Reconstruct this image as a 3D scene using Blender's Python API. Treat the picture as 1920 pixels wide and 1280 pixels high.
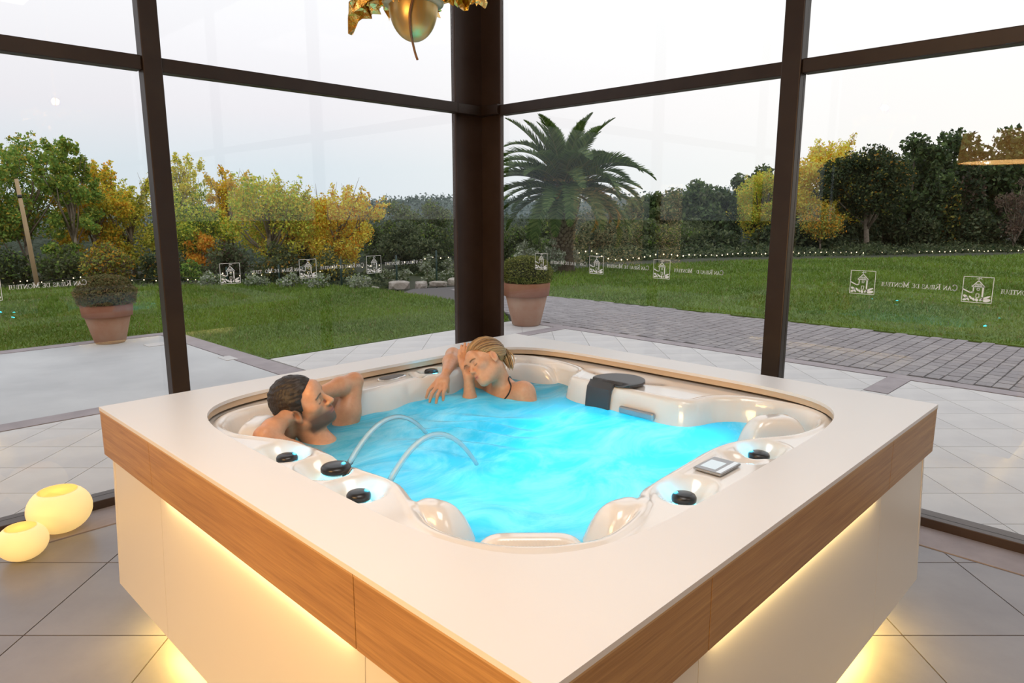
import bpy, bmesh, math, random
import numpy as np
from mathutils import Vector, Matrix

# ------------------------------------------------------------------ clear
for o in list(bpy.data.objects):
    bpy.data.objects.remove(o, do_unlink=True)
scene = bpy.context.scene
COL = scene.collection
PI = math.pi

# ------------------------------------------------------------------ camera
cam_d = bpy.data.cameras.new('camera')
cam_d.sensor_width = 36.0
cam_d.lens = 36.0 * 1295.0 / 1920.0
cam_d.clip_start = 0.05
cam_d.clip_end = 600
cam = bpy.data.objects.new('camera', cam_d)
COL.objects.link(cam)
cam.location = (-1.954, -1.859, 1.70)
cam.rotation_euler = (math.radians(90 - 10.542), 0, math.radians(-45.63))
scene.camera = cam

# ------------------------------------------------------------------ view
scene.view_settings.view_transform = 'Standard'
scene.view_settings.look = 'None'
scene.view_settings.gamma = 1.0
scene.view_settings.use_curve_mapping = False
scene.view_settings.exposure = 0.0
scene.cycles.use_denoising = True
scene.cycles.max_bounces = 10
scene.cycles.transparent_max_bounces = 16
scene.cycles.diffuse_bounces = 4
scene.cycles.glossy_bounces = 4
scene.cycles.caustics_reflective = False
scene.cycles.caustics_refractive = False
scene.cycles.sample_clamp_indirect = 6.0

# ------------------------------------------------------------------ world: pale evening sky
world = bpy.data.worlds.new('evening_sky')
scene.world = world
world.use_nodes = True
nt = world.node_tree
nt.nodes.clear()
w_out = nt.nodes.new('ShaderNodeOutputWorld')
w_bg = nt.nodes.new('ShaderNodeBackground')
w_tc = nt.nodes.new('ShaderNodeTexCoord')
w_sep = nt.nodes.new('ShaderNodeSeparateXYZ')
w_cool = nt.nodes.new('ShaderNodeValToRGB')
w_warm = nt.nodes.new('ShaderNodeValToRGB')
w_dot = nt.nodes.new('ShaderNodeVectorMath'); w_dot.operation = 'DOT_PRODUCT'
w_dot.inputs[1].default_value = (0.93, -0.36, 0.0)          # towards the afterglow
w_map = nt.nodes.new('ShaderNodeMapRange')
w_map.inputs['From Min'].default_value = 0.15
w_map.inputs['From Max'].default_value = 0.95
w_mix = nt.nodes.new('ShaderNodeMix'); w_mix.data_type = 'RGBA'
def ramp(node, stops):
    r = node.color_ramp
    while len(r.elements) > 1:
        r.elements.remove(r.elements[-1])
    r.elements[0].position = stops[0][0]; r.elements[0].color = (*stops[0][1], 1)
    for p, c in stops[1:]:
        e = r.elements.new(p); e.color = (*c, 1)
ramp(w_cool, [(0.0, (0.53, 0.585, 0.64)), (0.06, (0.55, 0.605, 0.65)), (0.13, (0.66, 0.645, 0.68)),
              (0.22, (0.73, 0.72, 0.75)), (0.35, (0.80, 0.81, 0.84)), (1.0, (0.93, 0.95, 1.0))])
ramp(w_warm, [(0.0, (0.78, 0.75, 0.71)), (0.1, (0.81, 0.785, 0.76)), (0.25, (0.83, 0.83, 0.82)),
              (0.4, (0.84, 0.85, 0.87)), (1.0, (0.93, 0.95, 1.0))])
L = nt.links.new
L(w_tc.outputs['Generated'], w_sep.inputs[0])
L(w_sep.outputs['Z'], w_cool.inputs[0]); L(w_sep.outputs['Z'], w_warm.inputs[0])
L(w_tc.outputs['Generated'], w_dot.inputs[0])
L(w_dot.outputs['Value'], w_map.inputs['Value'])
L(w_map.outputs[0], w_mix.inputs['Factor'])
L(w_cool.outputs[0], w_mix.inputs['A']); L(w_warm.outputs[0], w_mix.inputs['B'])
L(w_mix.outputs['Result'], w_bg.inputs['Color'])
w_bg.inputs['Strength'].default_value = 1.38
L(w_bg.outputs[0], w_out.inputs[0])

# ------------------------------------------------------------------ added fill lights, unseen, standing in for the room's lamps
def area(name, loc, rot, sx, sy, power, color, spread=PI):
    l = bpy.data.lights.new(name, 'AREA')
    l.shape = 'RECTANGLE'; l.size = sx; l.size_y = sy
    l.energy = power; l.color = color; l.spread = spread
    o = bpy.data.objects.new(name, l); COL.objects.link(o)
    o.location = loc; o.rotation_euler = rot
    return o
def point(name, loc, power, color, r=0.03, parent=None):
    l = bpy.data.lights.new(name, 'POINT')
    l.energy = power; l.color = color; l.shadow_soft_size = r
    o = bpy.data.objects.new(name, l); COL.objects.link(o)
    o.location = loc
    if parent: o.parent = parent
    return o
area('overhead_fill', (-1.2, -1.2, 4.48), (0, 0, math.radians(45)), 2.2, 1.6, 62, (1.0, 0.95, 0.90))  # unseen overhead fill, added to brighten the counter and the people
area('overhead_fill', (-4.0, -0.2, 4.48), (0, 0, 0), 1.6, 1.6, 24, (1.0, 0.86, 0.70))
area('warm_fill', (-6.9, -2.4, 1.4), (math.radians(90), 0, math.radians(-90)), 3.0, 1.8, 300, (1.0, 0.60, 0.25))  # added warm fill for the left oak face, no fixture behind it
area('overhead_fill', (-0.2, -4.0, 4.48), (0, 0, 0), 1.6, 1.6, 24, (1.0, 0.92, 0.84))

# ------------------------------------------------------------------ materials
MATS = {}
def pm(name, base, rough=0.5, metal=0.0, var=None, bump=None, spec=0.5, coat=0.0, emit=None, trans=None,
       attr=None, scale_vec=None, alpha=None):
    """Principled material; var=(scale, detail, colour2, lo, hi) mixes in a second colour by noise."""
    if name in MATS: return MATS[name]
    m = bpy.data.materials.new(name); m.use_nodes = True
    t = m.node_tree; n = t.nodes; b = n['Principled BSDF']; out = n['Material Output']
    b.inputs['Base Color'].default_value = (*base, 1)
    b.inputs['Roughness'].default_value = rough
    b.inputs['Metallic'].default_value = metal
    b.inputs['Specular IOR Level'].default_value = spec
    b.inputs['Coat Weight'].default_value = coat
    b.inputs['Coat Roughness'].default_value = 0.08
    col = None
    tc = n.new('ShaderNodeTexCoord')
    vec = tc.outputs['Object']
    if scale_vec:
        mp = n.new('ShaderNodeMapping'); mp.inputs['Scale'].default_value = scale_vec
        t.links.new(vec, mp.inputs[0]); vec = mp.outputs[0]
    if attr:
        a = n.new('ShaderNodeAttribute'); a.attribute_name = attr
        col = a.outputs['Color']
    if var:
        sc, det, c2, lo, hi = var
        nz = n.new('ShaderNodeTexNoise'); nz.inputs['Scale'].default_value = sc
        nz.inputs['Detail'].default_value = det; nz.inputs['Roughness'].default_value = 0.6
        t.links.new(vec, nz.inputs['Vector'])
        mr = n.new('ShaderNodeMapRange'); mr.inputs['From Min'].default_value = lo; mr.inputs['From Max'].default_value = hi
        t.links.new(nz.outputs[0], mr.inputs['Value'])
        mx = n.new('ShaderNodeMix'); mx.data_type = 'RGBA'
        mx.inputs['A'].default_value = (*base, 1); mx.inputs['B'].default_value = (*c2, 1)
        if col is not None: 
            t.links.new(col, mx.inputs['A'])
            mu = n.new('ShaderNodeMix'); mu.data_type = 'RGBA'; mu.blend_type = 'MULTIPLY'
            mu.inputs['Factor'].default_value = 1.0
            t.links.new(col, mu.inputs['A']); mu.inputs['B'].default_value = (*c2, 1)
            t.links.new(mu.outputs['Result'], mx.inputs['B'])
        t.links.new(mr.outputs[0], mx.inputs['Factor'])
        col = mx.outputs['Result']
    if col is not None: t.links.new(col, b.inputs['Base Color'])
    if bump:
        sc, strength, dist = bump
        nb = n.new('ShaderNodeTexNoise'); nb.inputs['Scale'].default_value = sc; nb.inputs['Detail'].default_value = 6
        t.links.new(vec, nb.inputs['Vector'])
        bp = n.new('ShaderNodeBump'); bp.inputs['Strength'].default_value = strength; bp.inputs['Distance'].default_value = dist
        t.links.new(nb.outputs[0], bp.inputs['Height']); t.links.new(bp.outputs[0], b.inputs['Normal'])
    if emit:
        ec, es = emit
        b.inputs['Emission Color'].default_value = (*ec, 1); b.inputs['Emission Strength'].default_value = es
    if trans:
        ts = n.new('ShaderNodeBsdfTranslucent')
        if col is not None: t.links.new(col, ts.inputs['Color'])
        else: ts.inputs['Color'].default_value = (*base, 1)
        ms = n.new('ShaderNodeMixShader'); ms.inputs[0].default_value = trans
        t.links.new(b.outputs[0], ms.inputs[1]); t.links.new(ts.outputs[0], ms.inputs[2])
        t.links.new(ms.outputs[0], out.inputs['Surface'])
    MATS[name] = m
    return m

def glass_mat():
    m = bpy.data.materials.new('window_glass'); m.use_nodes = True
    t = m.node_tree; n = t.nodes; n.clear()
    out = n.new('ShaderNodeOutputMaterial'); tr = n.new('ShaderNodeBsdfTransparent'); gl = n.new('ShaderNodeBsdfGlossy')
    fr = n.new('ShaderNodeFresnel'); geo = n.new('ShaderNodeNewGeometry')
    io = n.new('ShaderNodeMapRange'); io.inputs['To Min'].default_value = 1.38; io.inputs['To Max'].default_value = 1 / 1.38
    t.links.new(geo.outputs['Backfacing'], io.inputs['Value']); t.links.new(io.outputs[0], fr.inputs['IOR'])
    gl.inputs['Roughness'].default_value = 0.0
    tr.inputs['Color'].default_value = (0.985, 0.99, 0.985, 1)
    ms = n.new('ShaderNodeMixShader')
    t.links.new(fr.outputs[0], ms.inputs[0]); t.links.new(tr.outputs[0], ms.inputs[1]); t.links.new(gl.outputs[0], ms.inputs[2])
    t.links.new(ms.outputs[0], out.inputs[0])
    return m
GLASS = glass_mat()

def emissive(name, color, strength):
    if name in MATS: return MATS[name]
    m = bpy.data.materials.new(name); m.use_nodes = True
    t = m.node_tree; n = t.nodes; n.clear()
    out = n.new('ShaderNodeOutputMaterial'); e = n.new('ShaderNodeEmission')
    e.inputs['Color'].default_value = (*color, 1); e.inputs['Strength'].default_value = strength
    t.links.new(e.outputs[0], out.inputs[0])
    MATS[name] = m
    return m

def wood_mat(name, c1, c2):
    m = bpy.data.materials.new(name); m.use_nodes = True
    t = m.node_tree; n = t.nodes; b = n['Principled BSDF']
    tc = n.new('ShaderNodeTexCoord'); mp = n.new('ShaderNodeMapping'); mp.inputs['Scale'].default_value = (0.9, 0.9, 24)
    t.links.new(tc.outputs['Object'], mp.inputs[0])
    nz = n.new('ShaderNodeTexNoise'); nz.inputs['Scale'].default_value = 2.6; nz.inputs['Detail'].default_value = 8
    nz.inputs['Roughness'].default_value = 0.62; nz.inputs['Distortion'].default_value = 0.6
    t.links.new(mp.outputs[0], nz.inputs['Vector'])
    n2 = n.new('ShaderNodeTexNoise'); n2.inputs['Scale'].default_value = 9; n2.inputs['Detail'].default_value = 6
    m2 = n.new('ShaderNodeMapping'); m2.inputs['Scale'].default_value = (0.8, 0.8, 40)
    t.links.new(tc.outputs['Object'], m2.inputs[0]); t.links.new(m2.outputs[0], n2.inputs['Vector'])
    ad = n.new('ShaderNodeMath'); ad.operation = 'MULTIPLY_ADD'
    t.links.new(n2.outputs[0], ad.inputs[0]); ad.inputs[1].default_value = 0.45; t.links.new(nz.outputs[0], ad.inputs[2])
    mr = n.new('ShaderNodeMapRange'); mr.inputs['From Min'].default_value = 0.5; mr.inputs['From Max'].default_value = 0.95
    t.links.new(ad.outputs[0], mr.inputs['Value'])
    mx = n.new('ShaderNodeMix'); mx.data_type = 'RGBA'
    mx.inputs['A'].default_value = (*c1, 1); mx.inputs['B'].default_value = (*c2, 1)
    t.links.new(mr.outputs[0], mx.inputs['Factor']); t.links.new(mx.outputs['Result'], b.inputs['Base Color'])
    b.inputs['Roughness'].default_value = 0.42
    bp = n.new('ShaderNodeBump'); bp.inputs['Strength'].default_value = 0.12; bp.inputs['Distance'].default_value = 0.002
    t.links.new(ad.outputs[0], bp.inputs['Height']); t.links.new(bp.outputs[0], b.inputs['Normal'])
    return m

M_FRAME = pm('bronze_steel', (0.022, 0.011, 0.007), 0.42, 0.25, var=(6, 4, (0.03, 0.017, 0.011), 0.35, 0.7))
M_COLUMN = pm('bronze_plate', (0.048, 0.029, 0.023), 0.36, 0.3, var=(3, 4, (0.065, 0.043, 0.036), 0.35, 0.7))
M_CEIL = pm('ceiling_white', (0.42, 0.40, 0.38), 0.8)
M_WALL = pm('plaster_warm', (0.20, 0.15, 0.11), 0.85)
M_TILE = pm('floor_tile', (0.25, 0.237, 0.255), 0.32, var=(2.2, 7, (0.165, 0.153, 0.17), 0.3, 0.75), bump=(30, 0.05, 0.003))
M_GROUT = pm('floor_grout', (0.16, 0.10, 0.07), 0.8)
M_TERR = pm('terrace_tile', (0.58, 0.555, 0.54), 0.6, var=(2.0, 6, (0.46, 0.44, 0.44), 0.3, 0.75), bump=(40, 0.08, 0.003))
M_TGROUT = pm('terrace_grout', (0.22, 0.20, 0.185), 0.9)
M_SLAB = pm('concrete_slab', (0.50, 0.50, 0.505), 0.7, var=(1.1, 8, (0.39, 0.39, 0.40), 0.32, 0.72), bump=(20, 0.06, 0.004))
M_STRIP = pm('purple_stone', (0.34, 0.295, 0.305), 0.8, var=(5, 6, (0.26, 0.225, 0.235), 0.3, 0.7), bump=(30, 0.15, 0.004))
M_COBBLE = pm('cobble', (0.30, 0.275, 0.28), 0.85, var=(3.5, 6, (0.205, 0.185, 0.19), 0.3, 0.72), bump=(45, 0.35, 0.006))
M_COBBLE2 = pm('cobble_pale', (0.35, 0.32, 0.32), 0.85, var=(3.5, 6, (0.25, 0.225, 0.225), 0.3, 0.72), bump=(45, 0.35, 0.006))
M_SAND = pm('joint_sand', (0.10, 0.09, 0.088), 0.95)
M_LAWN = pm('lawn_turf', (0.105, 0.178, 0.012), 0.95, var=(1.3, 9, (0.056, 0.104, 0.008), 0.32, 0.7), bump=(22, 0.8, 0.03))
M_GRASS = pm('grass_blade', (0.07, 0.13, 0.015), 0.7, attr='Col', trans=0.25)
M_GROUND = pm('woodland_floor', (0.020, 0.026, 0.008), 0.95, var=(0.8, 6, (0.032, 0.035, 0.012), 0.3, 0.7))
M_COUNTER = pm('white_solid_surface', (0.80, 0.79, 0.79), 0.30, var=(1.2, 3, (0.77, 0.76, 0.76), 0.3, 0.7))
M_EDGE = pm('beige_edge', (0.60, 0.46, 0.32), 0.45)
M_PANEL = pm('white_panel', (0.78, 0.74, 0.66), 0.35)
M_ACRYL = pm('pearl_acrylic', (0.84, 0.81, 0.775), 0.14, coat=1.0, spec=0.6)
M_WOOD = wood_mat('oak_veneer', (0.52, 0.295, 0.105), (0.31, 0.155, 0.05))
M_WOODTOP = pm('oak_edge', (0.56, 0.36, 0.17), 0.5)
M_BLACK = pm('black_plastic', (0.018, 0.018, 0.020), 0.28)
M_DGREY = pm('dark_grey_plastic', (0.055, 0.055, 0.06), 0.42)
M_CHROME = pm('chrome', (0.8, 0.8, 0.8), 0.12, 1.0)
M_SILVER = pm('silver_plastic', (0.36, 0.37, 0.39), 0.3, 0.5)
M_SCREEN = emissive('lit_screen', (0.86, 0.93, 0.95), 0.95)
M_LED = emissive('warm_led', (1.0, 0.72, 0.28), 10.0)
M_CYAN = emissive('cyan_led', (0.15, 0.85, 1.0), 5.0)
M_DECAL = pm('etched_white', (0.84, 0.86, 0.86), 0.7, trans=0.55)

# ------------------------------------------------------------------ mesh helpers
class MB:
    def __init__(self): self.v = []; self.f = []
    def add(self, vs, fs):
        b = len(self.v); self.v.extend(tuple(map(float, p)) for p in vs)
        self.f.extend(tuple(b + i for i in f) for f in fs)
    def box(self, c, s, rot=0.0):
        cx, cy, cz = c; hx, hy, hz = s[0] / 2, s[1] / 2, s[2] / 2
        ca, sa = math.cos(rot), math.sin(rot)
        vs = []
        for z in (-hz, hz):
            for x, y in ((-hx, -hy), (hx, -hy), (hx, hy), (-hx, hy)):
                vs.append((cx + ca * x - sa * y, cy + sa * x + ca * y, cz + z))
        self.add(vs, [(3, 2, 1, 0), (4, 5, 6, 7), (0, 1, 5, 4), (1, 2, 6, 5), (2, 3, 7, 6), (3, 0, 4, 7)])
    def span(self, a, b):
        self.box([(a[i] + b[i]) / 2 for i in range(3)], [abs(b[i] - a[i]) for i in range(3)])
    def tube(self, path, radii, n=8, cap=True):
        path = [Vector(p) for p in path]
        if not isinstance(radii, (list, tuple)): radii = [radii] * len(path)
        rings = []; up = Vector((0, 0, 1))
        t0 = (path[1] - path[0]).normalized()
        a = up.cross(t0)
        if a.length < 1e-3: a = Vector((1, 0, 0)).cross(t0)
        a.normalize()
        for i, p in enumerate(path):
            t = (path[min(i + 1, len(path) - 1)] - path[max(i - 1, 0)]).normalized()
            a = (a - t * a.dot(t)).normalized(); b = t.cross(a)
            rings.append([p + (a * math.cos(2 * PI * k / n) + b * math.sin(2 * PI * k / n)) * radii[i] for k in range(n)])
        vs = [q for r in rings for q in r]; fs = []
        for i in range(len(path) - 1):
            for k in range(n):
                fs.append((i * n + k, i * n + (k + 1) % n, (i + 1) * n + (k + 1) % n, (i + 1) * n + k))
        if cap:
            fs.append(tuple(reversed(range(n)))); fs.append(tuple(range((len(path) - 1) * n, len(path) * n)))
        self.add(vs, fs)
    def lathe(self, prof, n=32, c=(0, 0, 0), sx=1.0, sy=1.0):
        vs = []; fs = []
        for r, z in prof:
            for k in range(n):
                a = 2 * PI * k / n
                vs.append((c[0] + r * sx * math.cos(a), c[1] + r * sy * math.sin(a), c[2] + z))
        for i in range(len(prof) - 1):
            for k in range(n):
                fs.append((i * n + k, i * n + (k + 1) % n, (i + 1) * n + (k + 1) % n, (i + 1) * n + k))
        if prof[0][0] > 1e-5: fs.append(tuple(reversed(range(n))))
        if prof[-1][0] > 1e-5: fs.append(tuple(range((len(prof) - 1) * n, len(prof) * n)))
        self.add(vs, fs)
    def prism(self, poly, z0, z1):
        n = len(poly)
        a = sum(poly[i][0] * poly[(i + 1) % n][1] - poly[(i + 1) % n][0] * poly[i][1] for i in range(n))
        if a < 0: poly = poly[::-1]
        vs = [(x, y, z0) for x, y in poly] + [(x, y, z1) for x, y in poly]
        fs = [tuple(reversed(range(n))), tuple(range(n, 2 * n))]
        fs += [(i, (i + 1) % n, n + (i + 1) % n, n + i) for i in range(n)]
        self.add(vs, fs)
    def mesh(self, name, mat, smooth=False):
        me = bpy.data.meshes.new(name); me.from_pydata(self.v, [], self.f)
        if mat: me.materials.append(mat)
        if smooth: me.polygons.foreach_set('use_smooth', [True] * len(me.polygons))
        me.update()
        return me
    def build(self, name, mat, parent=None, smooth=False, bevel=0.0, loc=None):
        return link(name, self.mesh(name, mat, smooth), parent, bevel, loc)
def link(name, me, parent=None, bevel=0.0, loc=None):
    o = bpy.data.objects.new(name, me); COL.objects.link(o)
    if parent: o.parent = parent
    if loc is not None: o.location = loc
    if bevel:
        b = o.modifiers.new('bevel', 'BEVEL'); b.width = bevel; b.segments = 2; b.limit_method = 'ANGLE'
    return o
def np_mesh(name, V, F, mat=None, smooth=True, cols=None):
    """mesh from numpy arrays: V (n,3), F (m,k)."""
    V = np.asarray(V, np.float32); F = np.asarray(F, np.int32)
    me = bpy.data.meshes.new(name)
    me.vertices.add(len(V)); me.vertices.foreach_set('co', V.ravel())
    k = F.shape[1]
    me.loops.add(F.size); me.loops.foreach_set('vertex_index', F.ravel())
    me.polygons.add(len(F)); me.polygons.foreach_set('loop_start', np.arange(0, F.size, k, dtype=np.int32))
    me.polygons.foreach_set('use_smooth', np.full(len(F), smooth))
    me.update(calc_edges=True)
    if cols is not None:
        a = me.color_attributes.new('Col', 'FLOAT_COLOR', 'POINT')
        c = np.ones((len(V), 4), np.float32); c[:, :3] = cols
        a.data.foreach_set('color', c.ravel())
    if mat: me.materials.append(mat)
    return me
def empty(name, loc=(0, 0, 0), rz=0.0):
    o = bpy.data.objects.new(name, None); COL.objects.link(o)
    o.empty_display_size = 0.1; o.location = loc; o.rotation_euler = (0, 0, rz)
    return o
def tag(o, label=None, cat=None, group=None, kind=None):
    if label: o['label'] = label
    if cat: o['category'] = cat
    if group: o['group'] = group
    if kind: o['kind'] = kind
    return o
def struct(o): o['kind'] = 'structure'; return o
def clip(poly, x0, x1, y0, y1):
    for ax, lim, sgn in ((0, x0, 1), (0, x1, -1), (1, y0, 1), (1, y1, -1)):
        out = []
        for i in range(len(poly)):
            a, b = poly[i], poly[(i + 1) % len(poly)]
            ia, ib = (a[ax] - lim) * sgn >= 0, (b[ax] - lim) * sgn >= 0
            if ia: out.append(a)
            if ia != ib:
                t = (lim - a[ax]) / (b[ax] - a[ax]); out.append((a[0] + t * (b[0] - a[0]), a[1] + t * (b[1] - a[1])))
        poly = out
        if len(poly) < 3: return []
    return poly
def in_poly(x, y, P):
    """vectorised even-odd test"""
    c = np.zeros(x.shape, bool); n = len(P)
    for i in range(n):
        x0, y0 = P[i]; x1, y1 = P[(i + 1) % n]
        if y0 == y1: continue
        m = ((y0 > y) != (y1 > y)) & (x < (x1 - x0) * (y - y0) / (y1 - y0) + x0)
        c ^= m
    return c
def catmull(P, per=8, closed=True):
    P = [np.array(p, float) for p in P]; n = len(P); out = []
    rng = range(n) if closed else range(n - 1)
    for i in rng:
        if closed: a, b, c, d = P[i - 1], P[i], P[(i + 1) % n], P[(i + 2) % n]
        else: a, b, c, d = P[max(i - 1, 0)], P[i], P[i + 1], P[min(i + 2, n - 1)]
        for k in range(per):
            t = k / per
            out.append(0.5 * ((2 * b) + (-a + c) * t + (2 * a - 5 * b + 4 * c - d) * t * t + (-a + 3 * b - 3 * c + d) * t ** 3))
    if not closed: out.append(P[-1])
    return np.array(out)

# ================================================================== THE SETTING
WX, WY = 2.22, 2.58            # glass planes: x = WX (right wall), y = WY (left wall)
TH = math.radians(45.63)
def tile_field(parent, size, rects, f0, l0, mat, top, thick, gap, name='tile'):
    """square tiles laid diagonally to the walls (edges parallel to directions a and b), clipped to the rects"""
    a = (math.cos(TH), -math.sin(TH)); b = (math.sin(TH), math.cos(TH))
    cx, cy = cam.location.x, cam.location.y
    full = {}
    for ri, (x0, x1, y0, y1) in enumerate(rects):
        for i in range(-34, 34):
            for j in range(-34, 34):
                l, f = l0 + i * size, f0 + j * size
                ox, oy = cx + a[0] * l + b[0] * f, cy + a[1] * l + b[1] * f
                e0, e1 = gap / 2, size - gap / 2
                poly = [(ox + a[0] * s + b[0] * t, oy + a[1] * s + b[1] * t) for s, t in ((e0, e0), (e1, e0), (e1, e1), (e0, e1))]
                q = clip(poly, x0 + gap / 2, x1 - gap / 2, y0 + gap / 2, y1 - gap / 2)
                if not q: continue
                ar = abs(sum(q[k][0] * q[(k + 1) % len(q)][1] - q[(k + 1) % len(q)][0] * q[k][1] for k in range(len(q)))) / 2
                if ar < 0.0015: continue
                mx = sum(p[0] for p in q) / len(q); my = sum(p[1] for p in q) / len(q)
                key = len(q) == 4 and abs(ar - (size - gap) ** 2) < 1e-4
                if key and full: me = full['m']
                else:
                    m = MB(); m.prism([(p[0] - mx, p[1] - my) for p in q], -thick, 0)
                    me = m.mesh(name, mat)
                    if key: full['m'] = me
                o = link(name, me, parent, loc=(mx, my, top))
# ---- floor inside
m = MB(); m.span((-7, -7, -0.12), (2.56, 2.9, -0.006)); floor = struct(m.build('floor', M_GROUT))
tile_field(floor, 0.60, [(-3.6, 1.915, -3.2, 2.23)], 2.56, -1.40, M_TILE, 0.0, 0.006, 0.006)
# ---- threshold kerbs below the glass
m = MB(); m.span((-7, 2.235, -0.01), (WX + 0.1, 2.50, 0.004)); struct(m.build('trim_1', M_STRIP))
m = MB(); m.span((-7, 2.50, -0.01), (WX + 0.1, 2.64, 0.055)); struct(m.build('trim_2', M_COLUMN, bevel=0.004))
m = MB(); m.span((1.92, -7, -0.01), (2.17, 2.235, 0.004)); struct(m.build('trim_3', M_STRIP))
m = MB(); m.span((2.17, -7, -0.01), (2.30, 2.50, 0.055)); struct(m.build('trim_4', M_COLUMN, bevel=0.004))
# ---- ceiling and the two closed walls behind
m = MB(); m.span((-7, -7, 4.5), (2.6, 3.0, 4.7)); struct(m.build('ceiling', M_CEIL))
m = MB(); m.span((-7.2, -7, 0), (-7, 3.0, 4.5)); struct(m.build('wall_back', M_WALL))
m = MB(); m.span((-7, -7.2, 0), (2.6, -7, 4.5)); struct(m.build('wall_rear', M_WALL))
# ---- steel frame: corner column (angle), mullions, rails
m = MB()
m.span((1.91, 2.60, 0.0), (2.25, 2.612, 4.5)); m.span((1.91, 2.565, 0.0), (1.925, 2.60, 4.5))
struct(m.build('trim_5', M_COLUMN, bevel=0.004))
m = MB()
m.span((2.235, 2.345, 0.0), (2.247, 2.60, 4.5)); m.span((2.205, 2.345, 0.0), (2.235, 2.360, 4.5))
struct(m.build('trim_6', M_COLUMN, bevel=0.004))
def mullion(name, a, b):
    mm = MB(); mm.span(a, b); return struct(mm.build(name, M_FRAME, bevel=0.006))
MULA = [(-0.45), (-3.0), (-5.5)]
MULB = [(-0.08), (-2.65), (-5.2)]
k = 7
for x in MULA:
    mullion('trim_%d' % k, (x - 0.02, 2.50, 0.05), (x + 0.085, 2.585, 4.5)); k += 1
for y in MULB:
    mullion('trim_%d' % k, (2.165, y - 0.05, 0.05), (2.255, y + 0.065, 4.5)); k += 1
# rails, one length between each pair of uprights
RA = [(-7, -5.52), (-5.415, -3.02), (-2.915, -0.47), (-0.365, 1.90)]
for x0, x1 in RA:
    mullion('trim_%d' % k, (x0, 2.515, 2.495), (x1, 2.60, 2.575)); k += 1
RB = [(-7, -5.25), (-5.135, -2.70), (-2.585, -0.13), (-0.015, 2.33)]
for y0, y1 in RB:
    mullion('trim_%d' % k, (2.18, y0, 2.485), (2.262, y1, 2.565)); k += 1
# rail return across the corner plates
m = MB(); m.span((1.90, 2.52, 2.495), (2.235, 2.60, 2.572)); m.span((2.155, 2.33, 2.495), (2.235, 2.52, 2.572))
struct(m.build('trim_%d' % k, M_FRAME, bevel=0.004)); k += 1
# ---- glass panes
WIN = {}
n = 1
for x0, x1 in RA[::-1]:
    for z0, z1, lv in ((0.055, 2.495, 'low'), (2.575, 4.5, 'high')):
        m = MB(); m.span((x0, WY - 0.004, z0), (x1, WY + 0.004, z1))
        WIN['A', x0, lv] = struct(m.build('window_%d' % n, GLASS)); n += 1
for y0, y1 in RB[::-1]:
    for z0, z1, lv in ((0.055, 2.485, 'low'), (2.565, 4.5, 'high')):
        m = MB(); m.span((WX - 0.004, y0, z0), (WX + 0.004, y1, z1))
        WIN['B', y0, lv] = struct(m.build('window_%d' % n, GLASS)); n += 1

# ---- etched decals on the glass: emblem with tower, and mirrored lettering (made to be read from outside)
def stroke(mb, pts, w, to3):
    for (x0, y0), (x1, y1) in zip(pts[:-1], pts[1:]):
        dx, dy = x1 - x0, y1 - y0; l = math.hypot(dx, dy) or 1e-6
        nx, ny = -dy / l * w / 2, dx / l * w / 2; ex, ey = dx / l * w * 0.25, dy / l * w * 0.25
        q = [(x0 + nx - ex, y0 + ny - ey), (x0 - nx - ex, y0 - ny - ey), (x1 - nx + ex, y1 - ny + ey), (x1 + nx + ex, y1 + ny + ey)]
        mb.add([to3(*p) for p in q], [(0, 1, 2, 3)])
def blob(mb, c, rx, ry, rot, to3, n=12):
    ps = []
    for i in range(n):
        a = 2 * PI * i / n; x, y = rx * math.cos(a), ry * math.sin(a)
        ps.append((c[0] + x * math.cos(rot) - y * math.sin(rot), c[1] + x * math.sin(rot) + y * math.cos(rot)))
    mb.add([to3(*p) for p in ps], [tuple(range(n))])
def arc(cx, cy, rx, ry, a0, a1, n=10):
    return [(cx + rx * math.cos(math.radians(a0 + (a1 - a0) * i / n)), cy + ry * math.sin(math.radians(a0 + (a1 - a0) * i / n))) for i in range(n + 1)]
TK, TN = 0.15, 0.075           # thick and thin strokes
def serif(x, y, w=0.26): return ([(x - w / 2, y), (x + w / 2, y)], 0.06)
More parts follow.
